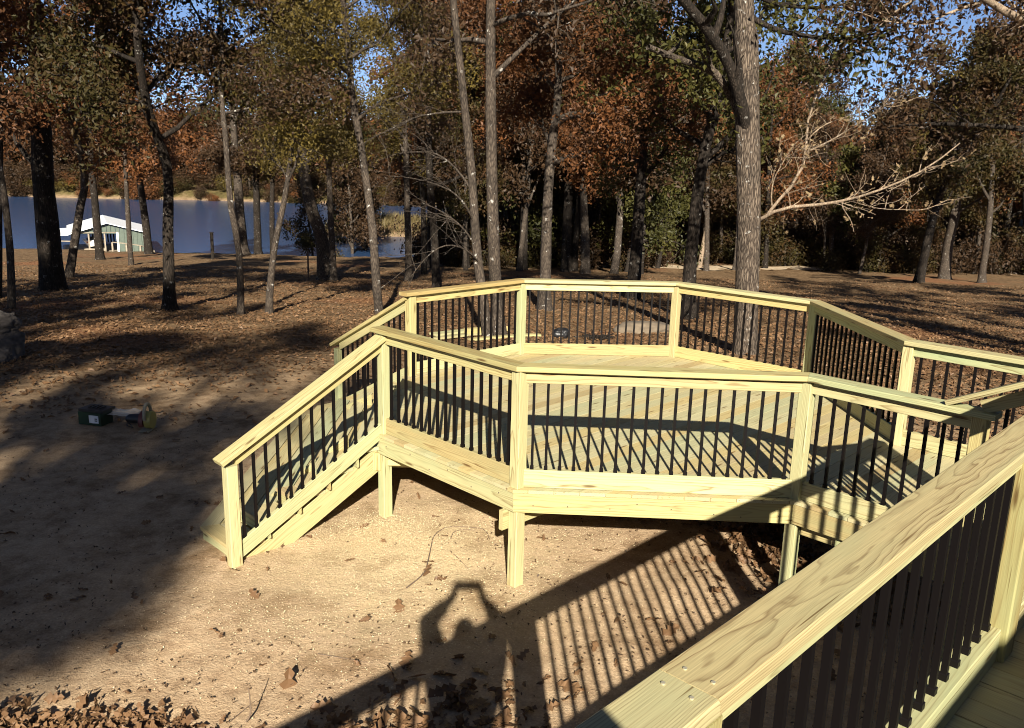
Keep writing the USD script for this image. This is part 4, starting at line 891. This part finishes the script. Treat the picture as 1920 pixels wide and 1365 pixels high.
# trees outside the picture whose crowns throw the broken shade on the ground
for k, (x, y, h, reach, base, pal, lb, n, ls) in enumerate((
    (-3.6, -24.0, 19.5, 3.2, .50, 'leaf_rust', 'tall oak far behind the cabin with a high rust crown', 9000, .2),
    (-6.8, -20.0, 19.0, 3.8, .42, 'leaf_brown', 'tall brown tree behind the left end of the cabin', 11000, .2),
    (-2.1, -18.5, 14.3, 2.2, .50, 'leaf_brown', 'narrow crowned brown tree close behind the cabin', 9000, .2),
    (-3.6, -21.5, 15.5, 2.3, .48, 'leaf_rust', 'slim rust tree next to the narrow crowned one', 9000, .2),
    (-5.6, -15.5, 13.5, 2.6, .45, 'leaf_rust', 'rust tree at the left end of the cabin', 10000, .2),
    (-10.5, -24.0, 21.0, 4.4, .40, 'leaf_rust', 'tallest oak behind the cabin on its far left', 13000, .2),
    (-11.5, -13.0, 17.0, 4.2, .35, 'leaf_mixed', 'wide spreading tree left of the cabin', 13000, .18),
    (-15.5, -17.0, 18.0, 4.4, .35, 'leaf_rust', 'second spreading tree left of the cabin, further out', 12000, .2),
    (-16.5, -5.0, 14.0, 4.0, .3, 'leaf_brown', 'brown oak standing off to the left of the boulders', 11000, .17),
    (-12.6, 1.5, 12.5, 3.4, .3, 'leaf_rust', 'rust oak just outside the left edge near the tools', 11000, .15),
    (-9.3, -4.0, 12.5, 2.9, .38, 'leaf_rust', 'slim rust oak left of the main deck', 9000, .16),
    (-13.5, 9.0, 12.0, 3.4, .3, 'leaf_rust', 'rust oak outside the left edge beyond the boulders', 10000, .15),
    (13.5, 6.0, 13.0, 3.8, .28, 'leaf_green', 'green oak outside the right edge level with the deck', 11000, .16),
    (16.5, 13.0, 14.0, 4.2, .28, 'leaf_rust', 'rust oak outside the right edge in the field', 11000, .17),
    (22.0, 21.0, 14.0, 4.4, .25, 'leaf_brown', 'brown tree outside the right edge far into the field', 11000, .2),
    (10.2, 1.0, 12.5, 3.2, .34, 'leaf_mixed', 'tree at the far corner of the main deck', 9000, .15),
    (19.0, 2.0, 13.0, 4.2, .3, 'leaf_rust', 'rust oak outside the right edge beyond the cabin', 10000, .17))):
    rng = np.random.default_rng(900 + k)
    pts = [np.array([x, y, float(land(x, y)) - .1])]; d = nrm((rng.normal(0, .03), rng.normal(0, .03), 1))
    while pts[-1][2] < h: d = nrm(d + (rng.normal(0, .04), rng.normal(0, .04), .1)); pts.append(pts[-1] + d * 1.5)
    trunk, s = smooth_path(pts, 14); rads = flare(s, .24, .07, 1.4)
    t = thing('oak_tree', lb, 'tree')
    part('trunk', tube(trunk, rads, 10, rng, .03), 'bark_dark', t, smooth=True)
    woods, tw = make_crown(rng, trunk, rads, dict(base=base, limbs=12, reach=reach, branches=5, twigs=1))
    part('limbs', join(woods), 'bark_dark', t, smooth=True)
    n = int(n * (.95 if x < -9 and y > -8 else .52)); w = tw[rng.integers(0, len(tw), n)] + rng.normal(0, .22, (n, 3))
    part('crown', scatter(rng, w, ls * 1.15), pal, t)
# ------------------------------------------------------------------ boathouse on the lake
def box6(c, size, ax=None):
    """a box at c, size along the rows of ax"""
    ax = np.eye(3) if ax is None else np.asarray(ax, float)
    s = np.array([(x, y, z) for x in (-.5, .5) for y in (-.5, .5) for z in (-.5, .5)]) * size
    f = np.array([(0, 1, 3), (0, 3, 2), (4, 6, 7), (4, 7, 5), (0, 4, 5), (0, 5, 1), (2, 3, 7), (2, 7, 6), (0, 2, 6), (0, 6, 4), (1, 5, 7), (1, 7, 3)])
    return np.asarray(c) + s @ ax, f
bd = 72.0
bo = np.array([ray(207, 470)[0] * bd, bd]); bv = nrm(np.array([-4.2, 8.2])); bu = np.array([bv[1], -bv[0]])
FL, EV, AP, HW, DP = -5.75, -4.05, -3.22, 2.85, 8.5
def B(u, v, z): q = bo + bu * u + bv * v; return np.array([q[0], q[1], z])
BAX = np.array([[*bu, 0], [*bv, 0], [0, 0, 1.]])
bh = thing('boathouse', 'green metal boathouse with a white gable roof standing on the lake', 'boathouse')
def panel(u0, u1, z0, f0, f1, name, mat, v0=0., t=.04):
    v = np.array([B(u0, v0, z0), B(u1, v0, z0), B(u1, v0, f1), B(u0, v0, f0), B(u0, v0 + t, z0), B(u1, v0 + t, z0), B(u1, v0 + t, f1), B(u0, v0 + t, f0)])
    f = np.array([(0, 1, 2), (0, 2, 3), (5, 4, 7), (5, 7, 6), (4, 0, 3), (4, 3, 7), (1, 5, 6), (1, 6, 2), (3, 2, 6), (3, 6, 7), (4, 5, 1), (4, 1, 0)])
    return part(name, (v, f), mat, bh)
def gable(u): return AP - (AP - EV) * abs(u + .12) / (HW + .1)
us = np.linspace(-HW, HW, 18)
for a, b in zip(us, us[1:]):
    m = (a + b) / 2
    z0 = FL if m > .72 else EV + .12
    if z0 < min(gable(a), gable(b)) - .02: panel(a + .018, b - .018, z0, gable(a) - .03, gable(b) - .03, 'siding_panel', 'siding_green')
panel(-HW, HW, EV + .15, gable(-HW) - .05, gable(HW) - .05, 'backing', 'siding_green', v0=.045, t=.02)
panel(.72, HW, FL, EV, EV, 'backing', 'siding_green', v0=.045, t=.02)
panel(.56, .72, FL, EV + .1, EV + .1, 'door_trim', 'trim_white', v0=-.03, t=.06)
panel(-HW, .72, EV + .06, EV + .12, EV + .12, 'door_trim', 'grey_wood', v0=-.02, t=.05)
for u in (-HW + .06, -1.55, -.35): part('post', box6(B(u, .0, (FL + EV) / 2), (.11, .11, EV - FL), BAX), 'grey_wood', bh)
part('wall', box6(B(HW - .03, DP / 2, (FL + EV) / 2), (.05, DP - .1, EV - FL), BAX), 'siding_green', bh)
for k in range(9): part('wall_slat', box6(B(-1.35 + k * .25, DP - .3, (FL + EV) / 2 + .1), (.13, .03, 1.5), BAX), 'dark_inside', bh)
part('floor', box6(B(-.6, DP / 2 - .6, FL - .05), (HW * 2, DP + 1.2, .1), BAX), 'grey_wood', bh)
for sgn in (-1, 1):
    e0, e1 = sgn * (HW + .3), -.12
    v = []
    for vv in (-.35, DP + .35):
        for (u, z) in ((e0, EV - .06), (e1, AP + .02)): v.append(B(u, vv, z)); v.append(B(u, vv, z + .07))
    v = np.array(v); f = [(0, 2, 6), (0, 6, 4), (1, 5, 7), (1, 7, 3), (0, 1, 3), (0, 3, 2), (4, 6, 7), (4, 7, 5), (0, 4, 5), (0, 5, 1), (2, 3, 7), (2, 7, 6)]
    rfp = part('roof', (v, np.array(f)), 'roof_white', bh)
part('roof', box6(B(-HW - 1.15, DP * .55, EV - .20), (1.9, DP * .8, .07), BAX), 'roof_white', bh, label='low white lean-to roof on the left')
for v_ in (2.2, 7.2): part('post', box6(B(-HW - 1.9, v_, (FL + EV) / 2 - .1), (.1, .1, EV - FL - .2), BAX), 'grey_wood', bh)
for k in range(7): part('dock_plank', box6(B(-2.2, -.75 + k * .16 - 1.2, FL - .03), (2.2, .145, .05), BAX), 'grey_wood', bh)
for u in (-3.2, -1.2, 1.0, 2.7):
    for v_ in (.2, 4, 8): part('pile', tube(np.array([B(u, v_, -8.5), B(u, v_, FL - .1)]), [.09, .09], 8), 'grey_wood', bh)
bt = thing('motor_boat', 'small white boat with a red stripe inside the open boathouse', 'boat')
hullp = []
for v_, w, z in ((1.0, .05, .75), (1.6, .55, .62), (2.6, .85, .55), (4.6, .9, .52)):
    hullp.append([B(-1.1 - w, v_, FL + z + .35), B(-1.1 - w * .6, v_, FL + z - .15), B(-1.1 + w * .6, v_, FL + z - .15), B(-1.1 + w, v_, FL + z + .35)])
hv = np.array(hullp).reshape(-1, 3); hf = []
for k in range(3):
    for j in range(3): a = k * 4 + j; hf += [(a, a + 1, a + 5), (a, a + 5, a + 4)]
hf += [(0, 3, 7), (0, 7, 4), (4, 7, 11), (4, 11, 8), (8, 11, 15), (8, 15, 12), (12, 15, 14), (12, 14, 13)]
part('hull', (hv, np.array(hf)), 'boat_white', bt)
part('stripe', box6(B(-1.1, 1.55, FL + .86), (1.25, .05, .13), BAX), 'boat_red', bt)
part('seat', box6(B(-1.1, 2.6, FL + 1.05), (1.2, .5, .16), BAX), 'boat_blue', bt)
part('windscreen', box6(B(-1.1, 2.0, FL + 1.15), (1.0, .03, .28), BAX), 'glass_dark', bt)
part('cradle', box6(B(-1.1, 2.4, FL + .19), (1.7, 1.6, .2), BAX), 'grey_wood', bt)

def fence_rail(pts, h, label):
    t = thing('wood_rail', label, 'rail')
    for p in pts: part('post', box6((p[0], p[1], float(land(p[0], p[1])) + h / 2 - .1), (.11, .11, h + .2)), 'grey_wood', t)
    for a, b in zip(pts, pts[1:]):
        za, zb = float(land(*a)) + h, float(land(*b)) + h
        part('rail', lumber((a[0], a[1], za), (b[0], b[1], zb), .16, .06)[0], 'grey_wood', t)
def xy(px, d): return (ray(px, 470)[0] * d, d)
fence_rail([xy(212, 61.5), xy(238, 62), xy(264, 62.5), xy(289, 63.5)], .62, 'low dark wooden rail on posts before the boathouse right side')
fence_rail([xy(76, 62), xy(100, 62.5), xy(143, 62.5)], .8, 'low wooden rail on posts left of the boathouse behind the thick oak')

def stake(px, py, top_py, r, label, mat, name='post'):
    q = on_ground(px, py); hgt = (py - top_py) / FPX * q[1]
    t = thing(name, label, 'post')
    z0 = float(ground_z(q[0], q[1]))
    part('shaft', tube(np.array([(q[0], q[1], z0 - .2), (q[0] + .01, q[1], z0 + hgt * .5), (q[0] + .02, q[1], z0 + hgt)]), [r * 1.05, r, r], 8), mat, t, smooth=40)
    part('cap', box6((q[0] + .02, q[1], z0 + hgt + .012), (r * 2.3, r * 2.3, .03)), mat, t)
stake(399, 487, 437, .10, 'dark square post alone at the water edge', 'bark_dark')
stake(578, 524, 470, .035, 'thin rusty iron stake standing left of the stout forked tree', 'rust_iron', 'iron_stake')
stake(550, 476, 446, .07, 'pale marker post on the shore in front of open water', 'pale_paint', 'marker_post')

# ------------------------------------------------------------------ things lying about
def rock(seed, size, sub=3, amp=.22):
    m = trimesh.creation.icosphere(sub, 1.0); v = np.array(m.vertices)
    v = v * (1 + amp * (meshkit.fbm(v * 1.3 + seed * 7.1, 4, seed) - .5) * 2 + .5 * amp * np.abs(meshkit.fbm(v * 3.1 + seed, 3, seed + 5) - .5) * 2)[:, None]
    v = np.sign(v) * np.abs(v) ** .85
    return v * size, np.array(m.faces)
def put(m, p, rz=0.): c, s = math.cos(rz), math.sin(rz); return np.asarray(m[0]) @ np.array([[c, s, 0], [-s, c, 0], [0, 0, 1]]) + p, m[1]
q = on_ground(12, 672); zg = float(ground_z(q[0], q[1]))
for k, (dx, dy, sz, z, lb) in enumerate(((-.12, .05, (.34, .32, .26), .16, 'dark boulder at the left edge, bottom one of the pile'), (-.16, .12, (.28, .26, .2), .52, 'dark boulder lying on top of the pile at the left edge'), (.05, -.3, (.24, .22, .17), .08, 'smaller dark boulder in front of the pile at the left edge'))):
    tag(part('boulder', put(rock(3 + k, sz, 4, .5), (q[0] + dx, q[1] + dy, zg + z), k), 'stone', smooth=50), lb, 'boulder')
q = on_ground(1205, 622)
tag(part('flat_rock', put(rock(11, (.62, .35, .17), 3, .3), (q[0], q[1], float(ground_z(q[0], q[1])) + .06), .2), 'tan_stone', smooth=50), 'low tan rock seen through the back railing left of the right back post', 'rock')
# leftover lumber behind the back left railing
def lies(px0, py0, px1, py1, w, h, z, label):
    a, b = on_ground(px0, py0), on_ground(px1, py1)
    m, g = lumber((a[0], a[1], float(ground_z(a[0], a[1])) + z), (b[0], b[1], float(ground_z(b[0], b[1])) + z), w, h)
    o = part('leftover_board', m, 'pine', None, grain=g); tag(o, label, 'board')
lies(805, 640, 905, 630, .14, .038, .05, 'leftover pine board lowest on the ground behind the back left railing')
lies(812, 634, 880, 628, .24, .038, .09, 'wide leftover board lying across the lowest one, left end of the pile')
lies(874, 632, 948, 626, .14, .10, .12, 'thick squared leftover timber with a dark end hole on the pile')
lies(880, 640, 985, 634, .14, .038, .045, 'long leftover board reaching right past the back corner post')
lies(978, 634, 1012, 633, .14, .038, .045, 'short leftover board right of the back corner post')
q = on_ground(1052, 634)
tag(part('dark_bag', put(rock(21, (.16, .13, .12), 3, .5), (q[0], q[1], float(ground_z(q[0], q[1])) + .09)), 'black_plastic', smooth=True), 'small crumpled black bag behind the back railing', 'bag')
q = on_ground(1118, 636); zq = float(ground_z(q[0], q[1])); rb = np.random.default_rng(4); st = []
for k in range(26):
    a = rb.uniform(-.25, .25, 2); d = nrm((rb.normal(.6, .5), rb.normal(0, .5), rb.uniform(-.05, .35))); L = rb.uniform(.25, .6)
    p = np.array([q[0] + a[0], q[1] + a[1] * .6, zq + .05]); st.append(tube(np.array([p - d * L / 2 * (1, 1, 0), p, p + d * L / 2]), [.012, .014, .008], 5))
tag(part('stick_heap', join(st), 'bark_dark'), 'little heap of dark sticks behind the back railing', 'sticks', kind='stuff')

# the tools on the shaded ground at the left
def hullmesh(pts): m = trimesh.convex.convex_hull(np.asarray(pts)); return tm(m)
q = on_ground(181, 797); zq = float(ground_z(q[0], q[1])); o = np.array([q[0], q[1], zq])
bx = thing('plastic_box', 'green and black box with a white label on the shaded ground', 'box', tuple(o))
def local(mesh, name, mat, par, sm=False): return part(name, mesh, mat, par, smooth=sm)
R1 = np.array([[.97, -.24, 0], [.24, .97, 0], [0, 0, 1.]])
local(box6((0, 0, .085), (.30, .20, .15), R1), 'body', 'green_plastic', bx)
local(box6((.02, .005, .178), (.32, .215, .03), R1), 'lid', 'black_plastic', bx)
lb_ = part('label', box6(np.array([.06, -.105, .085]) @ R1, (.125, .004, .09), R1), 'label_paper', bx)
part('print', join([box6(np.array([.09 + .0 * k, -.1085, .07 + .022 * k]) @ R1, (.03, .002, .012), R1) for k in range(2)]), 'black_plastic', lb_)
local(join([box6(np.array([-.06 + .05 * k, .02, .20]) @ R1, (.02, .10, .012), R1) for k in range(4)]), 'grip', 'black_plastic', bx)
rngp = np.random.default_rng(12)
u, w_ = np.meshgrid(np.linspace(-.5, .5, 26), np.linspace(-.5, .5, 20)); P3 = np.stack([u.ravel() * .5, w_.ravel() * .30, 0 * u.ravel()], -1)
P3[:, 2] = .02 + .17 * meshkit.fbm(P3 * 6 + 3, 4, 5) * (1 - (u.ravel() * 1.9) ** 4).clip(0)
ii = (np.arange(19)[:, None] * 26 + np.arange(25)).ravel(); FF = np.vstack([np.c_[ii, ii + 1, ii + 27], np.c_[ii, ii + 27, ii + 26]])
q2 = on_ground(226, 792)
tag(part('plastic_bag', (P3 + (q2[0], q2[1], float(ground_z(q2[0], q2[1]))), FF), 'clear_plastic', smooth=True), 'crumpled clear plastic bag between the box and the saw', 'bag')
q3 = on_ground(277, 806); o3 = np.array([q3[0], q3[1], float(ground_z(q3[0], q3[1]))])
sw = thing('power_saw', 'yellow and cream power saw with an arched handle on the sand', 'power tool', tuple(o3))
ang = np.linspace(-.3, math.pi + .25, 15)
arch = np.stack([.02 + .0 * ang, -.02 + .095 * np.cos(ang), .19 + .13 * np.sin(ang)], -1)
part('handle', tube(arch, np.full(15, .019), 8), 'tool_cream', sw, smooth=True)
part('housing', hullmesh(np.vstack([np.c_[np.full(12, x), .10 * np.cos(np.arange(12) * .5236), .13 + .10 * np.sin(np.arange(12) * .5236)] for x in (.0, .07)])), 'tool_yellow', sw, smooth=40)
part('guard', hullmesh(np.vstack([np.c_[np.full(12, x), .115 * np.cos(np.arange(12) * .5236), (.12 + .115 * np.sin(np.arange(12) * .5236)).clip(.07)] for x in (-.055, -.01)])), 'dark_red', sw, smooth=40)
part('base_plate', box6((.0, 0, .018), (.12, .22, .012)), 'tool_cream', sw)
part('motor', tube(np.array([(-.05, .01, .14), (-.2, .02, .13), (-.24, .02, .13)]), [.06, .055, .03], 10), 'black_plastic', sw, smooth=40)
cord = [o3 + (-.24, .02, .1)] + [on_ground(px, py) + (0, 0, .02) for px, py in ((250, 806), (238, 800), (248, 794), (262, 790))]
cpath, _ = smooth_path(np.array(cord), 20)
part('cord', tube(cpath - o3, np.full(20, .006), 6), 'black_plastic', sw, smooth=True)

# twigs that stand out on the sand
def twig(px_list, r, label, lift=None):
    pts = []
    for k, (px, py) in enumerate(px_list):
        if lift and lift[k]:
            g = on_ground(*px_list[0]); r_ = ray(px, py) * g[1]; pts.append(np.array([r_[0], g[1], EYE + r_[2]]))
        else: g = on_ground(px, py); pts.append(np.array([g[0], g[1], float(ground_z(g[0], g[1])) + r * .9]))
    p, _ = smooth_path(np.array(pts), 18); rr = np.linspace(r, r * .45, len(p))
    tag(part('twig', tube(p, rr, 6, np.random.default_rng(3), .08), 'twig', None, smooth=True), label, 'twig')
twig([(762, 1100), (800, 1068), (812, 1015), (850, 992), (900, 992), (918, 1015)], .006, 'long thin twig curving over the sand below the stairs')
twig([(845, 1018), (855, 1003), (890, 996)], .004, 'short curved twig beside the long curving one')
twig([(462, 1362), (470, 1335), (466, 1290)], .006, 'small twig standing upright out of the sand at the bottom', lift=[0, 1, 1])
twig([(430, 1362), (455, 1340), (478, 1318)], .004, 'thin twig crossing behind the upright one at the bottom')
twig([(596, 1226), (640, 1236), (700, 1244)], .004, 'straight thin twig on the sunny sand left of the rail shadow')
twig([(850, 1040), (868, 1058), (880, 1070)], .003, 'tiny straight twig between the long twig and the middle post')

# leaf litter, sawdust and scraps
lr = np.random.default_rng(15)
def strew(n, fx, size, name, mat, label, shape=(LEAF4, LEAF4F), flat=.72, dz=.012, cat='leaves'):
    p = fx(n); z = ground_z(p[:, 0], p[:, 1])
    pos = np.c_[p, z + dz + lr.uniform(0, .02, len(p))]
    return tag(part(name, scatter(lr, pos, size, flat, shape), mat), label, cat, kind='stuff')
def field(n):
    y = 9.5 + 34 * lr.uniform(size=n) ** 1.5; x = lr.uniform(-.75, .78, n) * (y + 2)
    dist = np.hypot((x + 1) * .75, y - 3.5) + 6 * (meshkit.fbm(np.c_[x * .4, y * .4, 0 * x], 3, 2) - .5)
    keep = lr.uniform(size=n) < np.clip((dist - 7.0) / 6.0, .04, 1)
    return np.c_[x, y][keep]
strew(115000, field, .078, 'leaf_litter', 'litter', 'brown fallen leaves carpeting the ground under the trees')
def pile(cx, cy, sx, sy):
    def f(n): return np.c_[lr.normal(cx, sx, n), lr.normal(cy, sy, n)]
    return f
g0 = on_ground(150, 1365)
strew(1500, lambda n: np.vstack([pile(g0[0] - .25, g0[1] - .22, .42, .16)(n // 2), pile(g0[0] + .2, g0[1] - .2, .24, .12)(n // 3)]), .092, 'leaf_drift', 'litter', 'drift of curled oak leaves in the bottom left corner', OAK, .45, .02)
g1 = on_ground(1420, 1010); g1b = on_ground(1560, 1120)
strew(330, lambda n: np.vstack([pile(g1[0], g1[1], .26, .42)(n), pile(g1b[0], g1b[1] + .2, .4, .4)(n // 2)]), .10, 'leaf_drift', 'litter', 'drift of brown leaves beneath the walkway to the octagon', OAK, .5, .02)
g2 = on_ground(700, 1360); g3 = on_ground(880, 1330)
strew(110, lambda n: np.vstack([pile(g2[0], g2[1] - .12, .22, .12)(n), pile(g3[0], g3[1] - .1, .3, .22)(n)]), .11, 'leaf_drift', 'litter', 'loose brown leaves in the shadow of the person at the bottom', OAK, .55, .015)
def near_sand(n):
    y = lr.uniform(3.6, 11, n); x = lr.uniform(-.72, .5, n) * (y + .5); c = meshkit.fbm(np.c_[x * 1.3, y * 1.3, 0 * x], 3, 6)
    return np.c_[x, y][c > lr.uniform(.36, .62, n)]
strew(8000, near_sand, .022, 'leaf_scraps', 'litter_dark', 'dark scraps of leaf and bark scattered over the sand', flat=.6, dz=.006)
def near_few(n):
    y = lr.uniform(3.8, 10, n); x = lr.uniform(-.68, .42, n) * (y + .5); return np.c_[x, y]
strew(170, near_few, .08, 'scattered_leaves', 'litter', 'sparse whole leaves on the bare sand', OAK, .6, .01)
def dust(n):
    k = lr.integers(0, 4, n); c = np.array([on_ground(720, 1000)[:2], on_ground(830, 1060)[:2], on_ground(640, 1160)[:2], on_ground(960, 1010)[:2]])[k]
    return c + lr.normal(0, 1, (n, 2)) * np.array([(.28, .22), (.8, .7), (.7, .5), (.6, .5)])[k]
strew(11000, dust, .010, 'sawdust', 'sawdust', 'pale sawdust and wood chips sprinkled below the stairs', flat=.8, dz=.003, cat='sawdust')
for k, (px, py, lb) in enumerate(((801, 1075, 'single reddish leaf at the end of the long curving twig'), (748, 1138, 'dark folded leaf on the bright sand left of the arm shadow'), (540, 1286, 'brown leaf lying alone above the twig at the bottom'), (980, 1240, 'curled leaf just right of the person shadow'),
    (1085, 1248, 'big curled leaf among the shadows of the balusters'), (1065, 1290, 'broad brown leaf nearest the rail among the baluster shadows'), (1258, 1192, 'dark leaf at the end of a baluster shadow by the rail'), (1140, 1090, 'rust leaf lying just under the rail cap shadow'))):
    g = on_ground(px, py); r_ = np.random.default_rng(300 + k)
    tag(part('fallen_leaf', scatter(r_, np.array([[g[0], g[1], float(ground_z(g[0], g[1])) + .02]]), .15, .5, OAK), 'litter'), lb, 'leaf')

# ------------------------------------------------------------------ the person taking the picture, seen only as a shadow
def hull_bones(J, bones, extra=(), edge=.016, its=8):
    sph = {}
    def S(p, r): return m3.Manifold.sphere(r, 20).translate(tuple(map(float, p)))
    man = m3.Manifold()
    for a, b in bones: man += m3.Manifold.batch_hull([S(*J[a]), S(*J[b])])
    for grp in extra: man += m3.Manifold.batch_hull([S(*g) for g in grp])
    mm = man.refine_to_length(edge).to_mesh(); t = trimesh.Trimesh(mm.vert_properties[:, :3], mm.tri_verts, process=True)
    trimesh.smoothing.filter_taubin(t, .5, .53, iterations=its); return t
pz = MAIN + .003; bx0, by0 = .0, -.46
pp = thing('person', 'person in a grey jacket holding a phone up in both hands, seen as a shadow', 'person')
def pj(x, y, z, r): return ((bx0 + x, by0 + y, pz + z), r)
J = dict(pel=pj(0, 0, .95, .135), pelL=pj(-.085, 0, .93, .115), pelR=pj(.085, 0, .93, .115), waist=pj(0, .01, 1.12, .125), chest=pj(0, .0, 1.30, .14), chL=pj(-.09, .0, 1.32, .115), chR=pj(.09, 0, 1.32, .115),
    neck=pj(0, .0, 1.48, .075), neck2=pj(0, .02, 1.55, .055), shL=pj(-.18, .02, 1.52, .085), shR=pj(.18, .02, 1.52, .085), elL=pj(-.265, .23, 1.65, .055), elR=pj(.24, .24, 1.64, .055), wrL=pj(-.112, .36, 1.765, .031), wrR=pj(.112, .36, 1.765, .031),
    knL=pj(-.10, .03, .50, .065), knR=pj(.11, .02, .50, .065), anL=pj(-.11, -.02, .10, .045), anR=pj(.13, -.03, .10, .045), toL=pj(-.13, .14, .035, .034), toR=pj(.16, .13, .035, .034), heL=pj(-.11, -.06, .04, .038), heR=pj(.13, -.07, .04, .038))
body = hull_bones(J, [('pelL', 'pelR'), ('pel', 'waist'), ('waist', 'chest'), ('chL', 'chR'), ('neck', 'neck2'), ('pelL', 'knL'), ('pelR', 'knR'), ('knL', 'anL'), ('knR', 'anR'), ('anL', 'toL'), ('anR', 'toR'), ('anL', 'heL'), ('anR', 'heR'), ('heL', 'toL'), ('heR', 'toR')],
    [[J['chL'], J['shL'], J['neck']], [J['chR'], J['shR'], J['neck']], [J['waist'], J['chL'], J['chR']], [J['shL'], J['elL']], [J['shR'], J['elR']], [J['elL'], J['wrL']], [J['elR'], J['wrR']]], .02)
hd = m3.Manifold.sphere(1, 40).scale((.078, .098, .115)).translate((bx0, by0 + .035, pz + 1.665)) + m3.Manifold.batch_hull([m3.Manifold.sphere(.052, 20).translate((bx0, by0 + .065, pz + 1.60)), m3.Manifold.sphere(.06, 20).translate((bx0, by0 + .03, pz + 1.65))])
hd += m3.Manifold.batch_hull([m3.Manifold.sphere(.009, 12).translate((bx0, by0 + .13, pz + 1.685)), m3.Manifold.sphere(.015, 12).translate((bx0, by0 + .143, pz + 1.64))])
for sx in (-1, 1): hd += m3.Manifold.sphere(1, 14).scale((.012, .02, .032)).translate((bx0 + sx * .08, by0 + .03, pz + 1.655))
hd += m3.Manifold.batch_hull([m3.Manifold.sphere(.011, 10).translate((bx0 + x, by0 + .122, pz + 1.603)) for x in (-.02, .02)])
hands = []
for sx, wk in ((-1, 'wrL'), (1, 'wrR')):
    w = np.array(J[wk][0]); palm = np.array([bx0 + sx * .093, -.075, EYE - .035])
    HJ = {'w': (w, .028), 'p1': (palm + (0, -.01, -.03), .019), 'p2': (palm + (0, 0, .035), .018)}
    bn = [('w', 'p1'), ('w', 'p2'), ('p1', 'p2')]
    for k in range(4):
        zk = -.03 + k * .022; ln = (.020, .030, .034, .028)[k]
        HJ[f'a{k}'] = (palm + (-sx * .002, .022, zk), .0092); HJ[f'b{k}'] = (palm + (-sx * .010, .026 + ln * .45, zk + .004), .0085); HJ[f'c{k}'] = (palm + (-sx * .028, .024 + ln * .62, zk + .005), .0078)
        bn += [('p2' if k > 1 else 'p1', f'a{k}'), (f'a{k}', f'b{k}'), (f'b{k}', f'c{k}')]
    HJ['t1'] = (palm + (-sx * .008, .0, -.005), .0115); HJ['t2'] = (palm + (-sx * .030, .022, .012), .0098); HJ['t3'] = (palm + (-sx * .045, .032, .030), .0085)
    bn += [('p1', 't1'), ('t1', 't2'), ('t2', 't3')]
    hands.append(hull_bones(HJ, bn, edge=.005, its=4))
mm = hd.refine_to_length(.012).to_mesh(); head = trimesh.Trimesh(mm.vert_properties[:, :3], mm.tri_verts, process=True); trimesh.smoothing.filter_taubin(head, .5, .53, iterations=6)
part('body', join([tm(body), tm(head), tm(hands[0]), tm(hands[1])]), 'skin', pp, smooth=True)
def shell(t, sel, off):
    t2 = t.copy(); n = t2.vertex_normals; v = np.array(t2.vertices) + n * off; f = np.array(t2.faces); c = v[f].mean(1)
    f = f[sel(c)]; k, inv = np.unique(f, return_inverse=True); return v[k], inv.reshape(-1, 3)
part('jacket', shell(body, lambda c: (c[:, 2] > pz + .90) & (c[:, 2] < pz + 1.545) | (np.abs(c[:, 0] - bx0) > .13) & (c[:, 2] > pz + 1.3) & (c[:, 2] < pz + 1.745), .012), 'cloth_grey', pp, smooth=True)
part('trousers', shell(body, lambda c: (c[:, 2] > pz + .09) & (c[:, 2] < pz + .99), .009), 'cloth_blue', pp, smooth=True)
part('shoes', shell(body, lambda c: c[:, 2] < pz + .12, .006), 'shoe', pp, smooth=True)
hr = trimesh.creation.icosphere(3, 1.0); hv_ = np.array(hr.vertices) * (.084, .102, .118) * (1 + .05 * (meshkit.fbm(np.array(hr.vertices) * 6, 3, 2)[:, None] - .5)) + (bx0, by0 + .028, pz + 1.672)
c_ = hv_[np.array(hr.faces)].mean(1) - (bx0, by0 + .028, pz + 1.672)
hf_ = np.array(hr.faces)[(c_[:, 2] > .03) | (c_[:, 1] < -.02) & (c_[:, 2] > -.06)]; hk, hi = np.unique(hf_, return_inverse=True)
part('hair', (hv_[hk], hi.reshape(-1, 3)), 'hair', pp, smooth=True)
for sx in (-1, 1): part('eye', put(tm(trimesh.creation.icosphere(2, .0125)), (bx0 + sx * .031, by0 + .116, pz + 1.678)), 'label_paper', pp, smooth=True)
ph = thing('phone', 'black phone held upright between both raised hands', 'phone')
part('case', tm(trimesh.creation.box((.146, .009, .074), transform=trimesh.transformations.translation_matrix((0, -.036, EYE - .03)))), 'black_plastic', ph)
part('screen', tm(trimesh.creation.box((.134, .001, .066), transform=trimesh.transformations.translation_matrix((0, -.0415, EYE - .03)))), 'glass_dark', ph)

nr = np.random.default_rng(2)
for a, b, n in (('A', 'B', 6), ('B', 'C', 8)):
    d = nrm(V[b] - V[a]); nn = np.array([d[1], -d[0]]); L = np.linalg.norm(V[b] - V[a])
    for k in range(n):
        p = V[a] + d * L * (k + .5 + nr.uniform(-.2, .2)) / n + nn * .0655
        part('nail', box6((p[0], p[1], DECK - .06 - .09 * nr.uniform()), (.007, .007, .007)), 'rust_iron', deck)
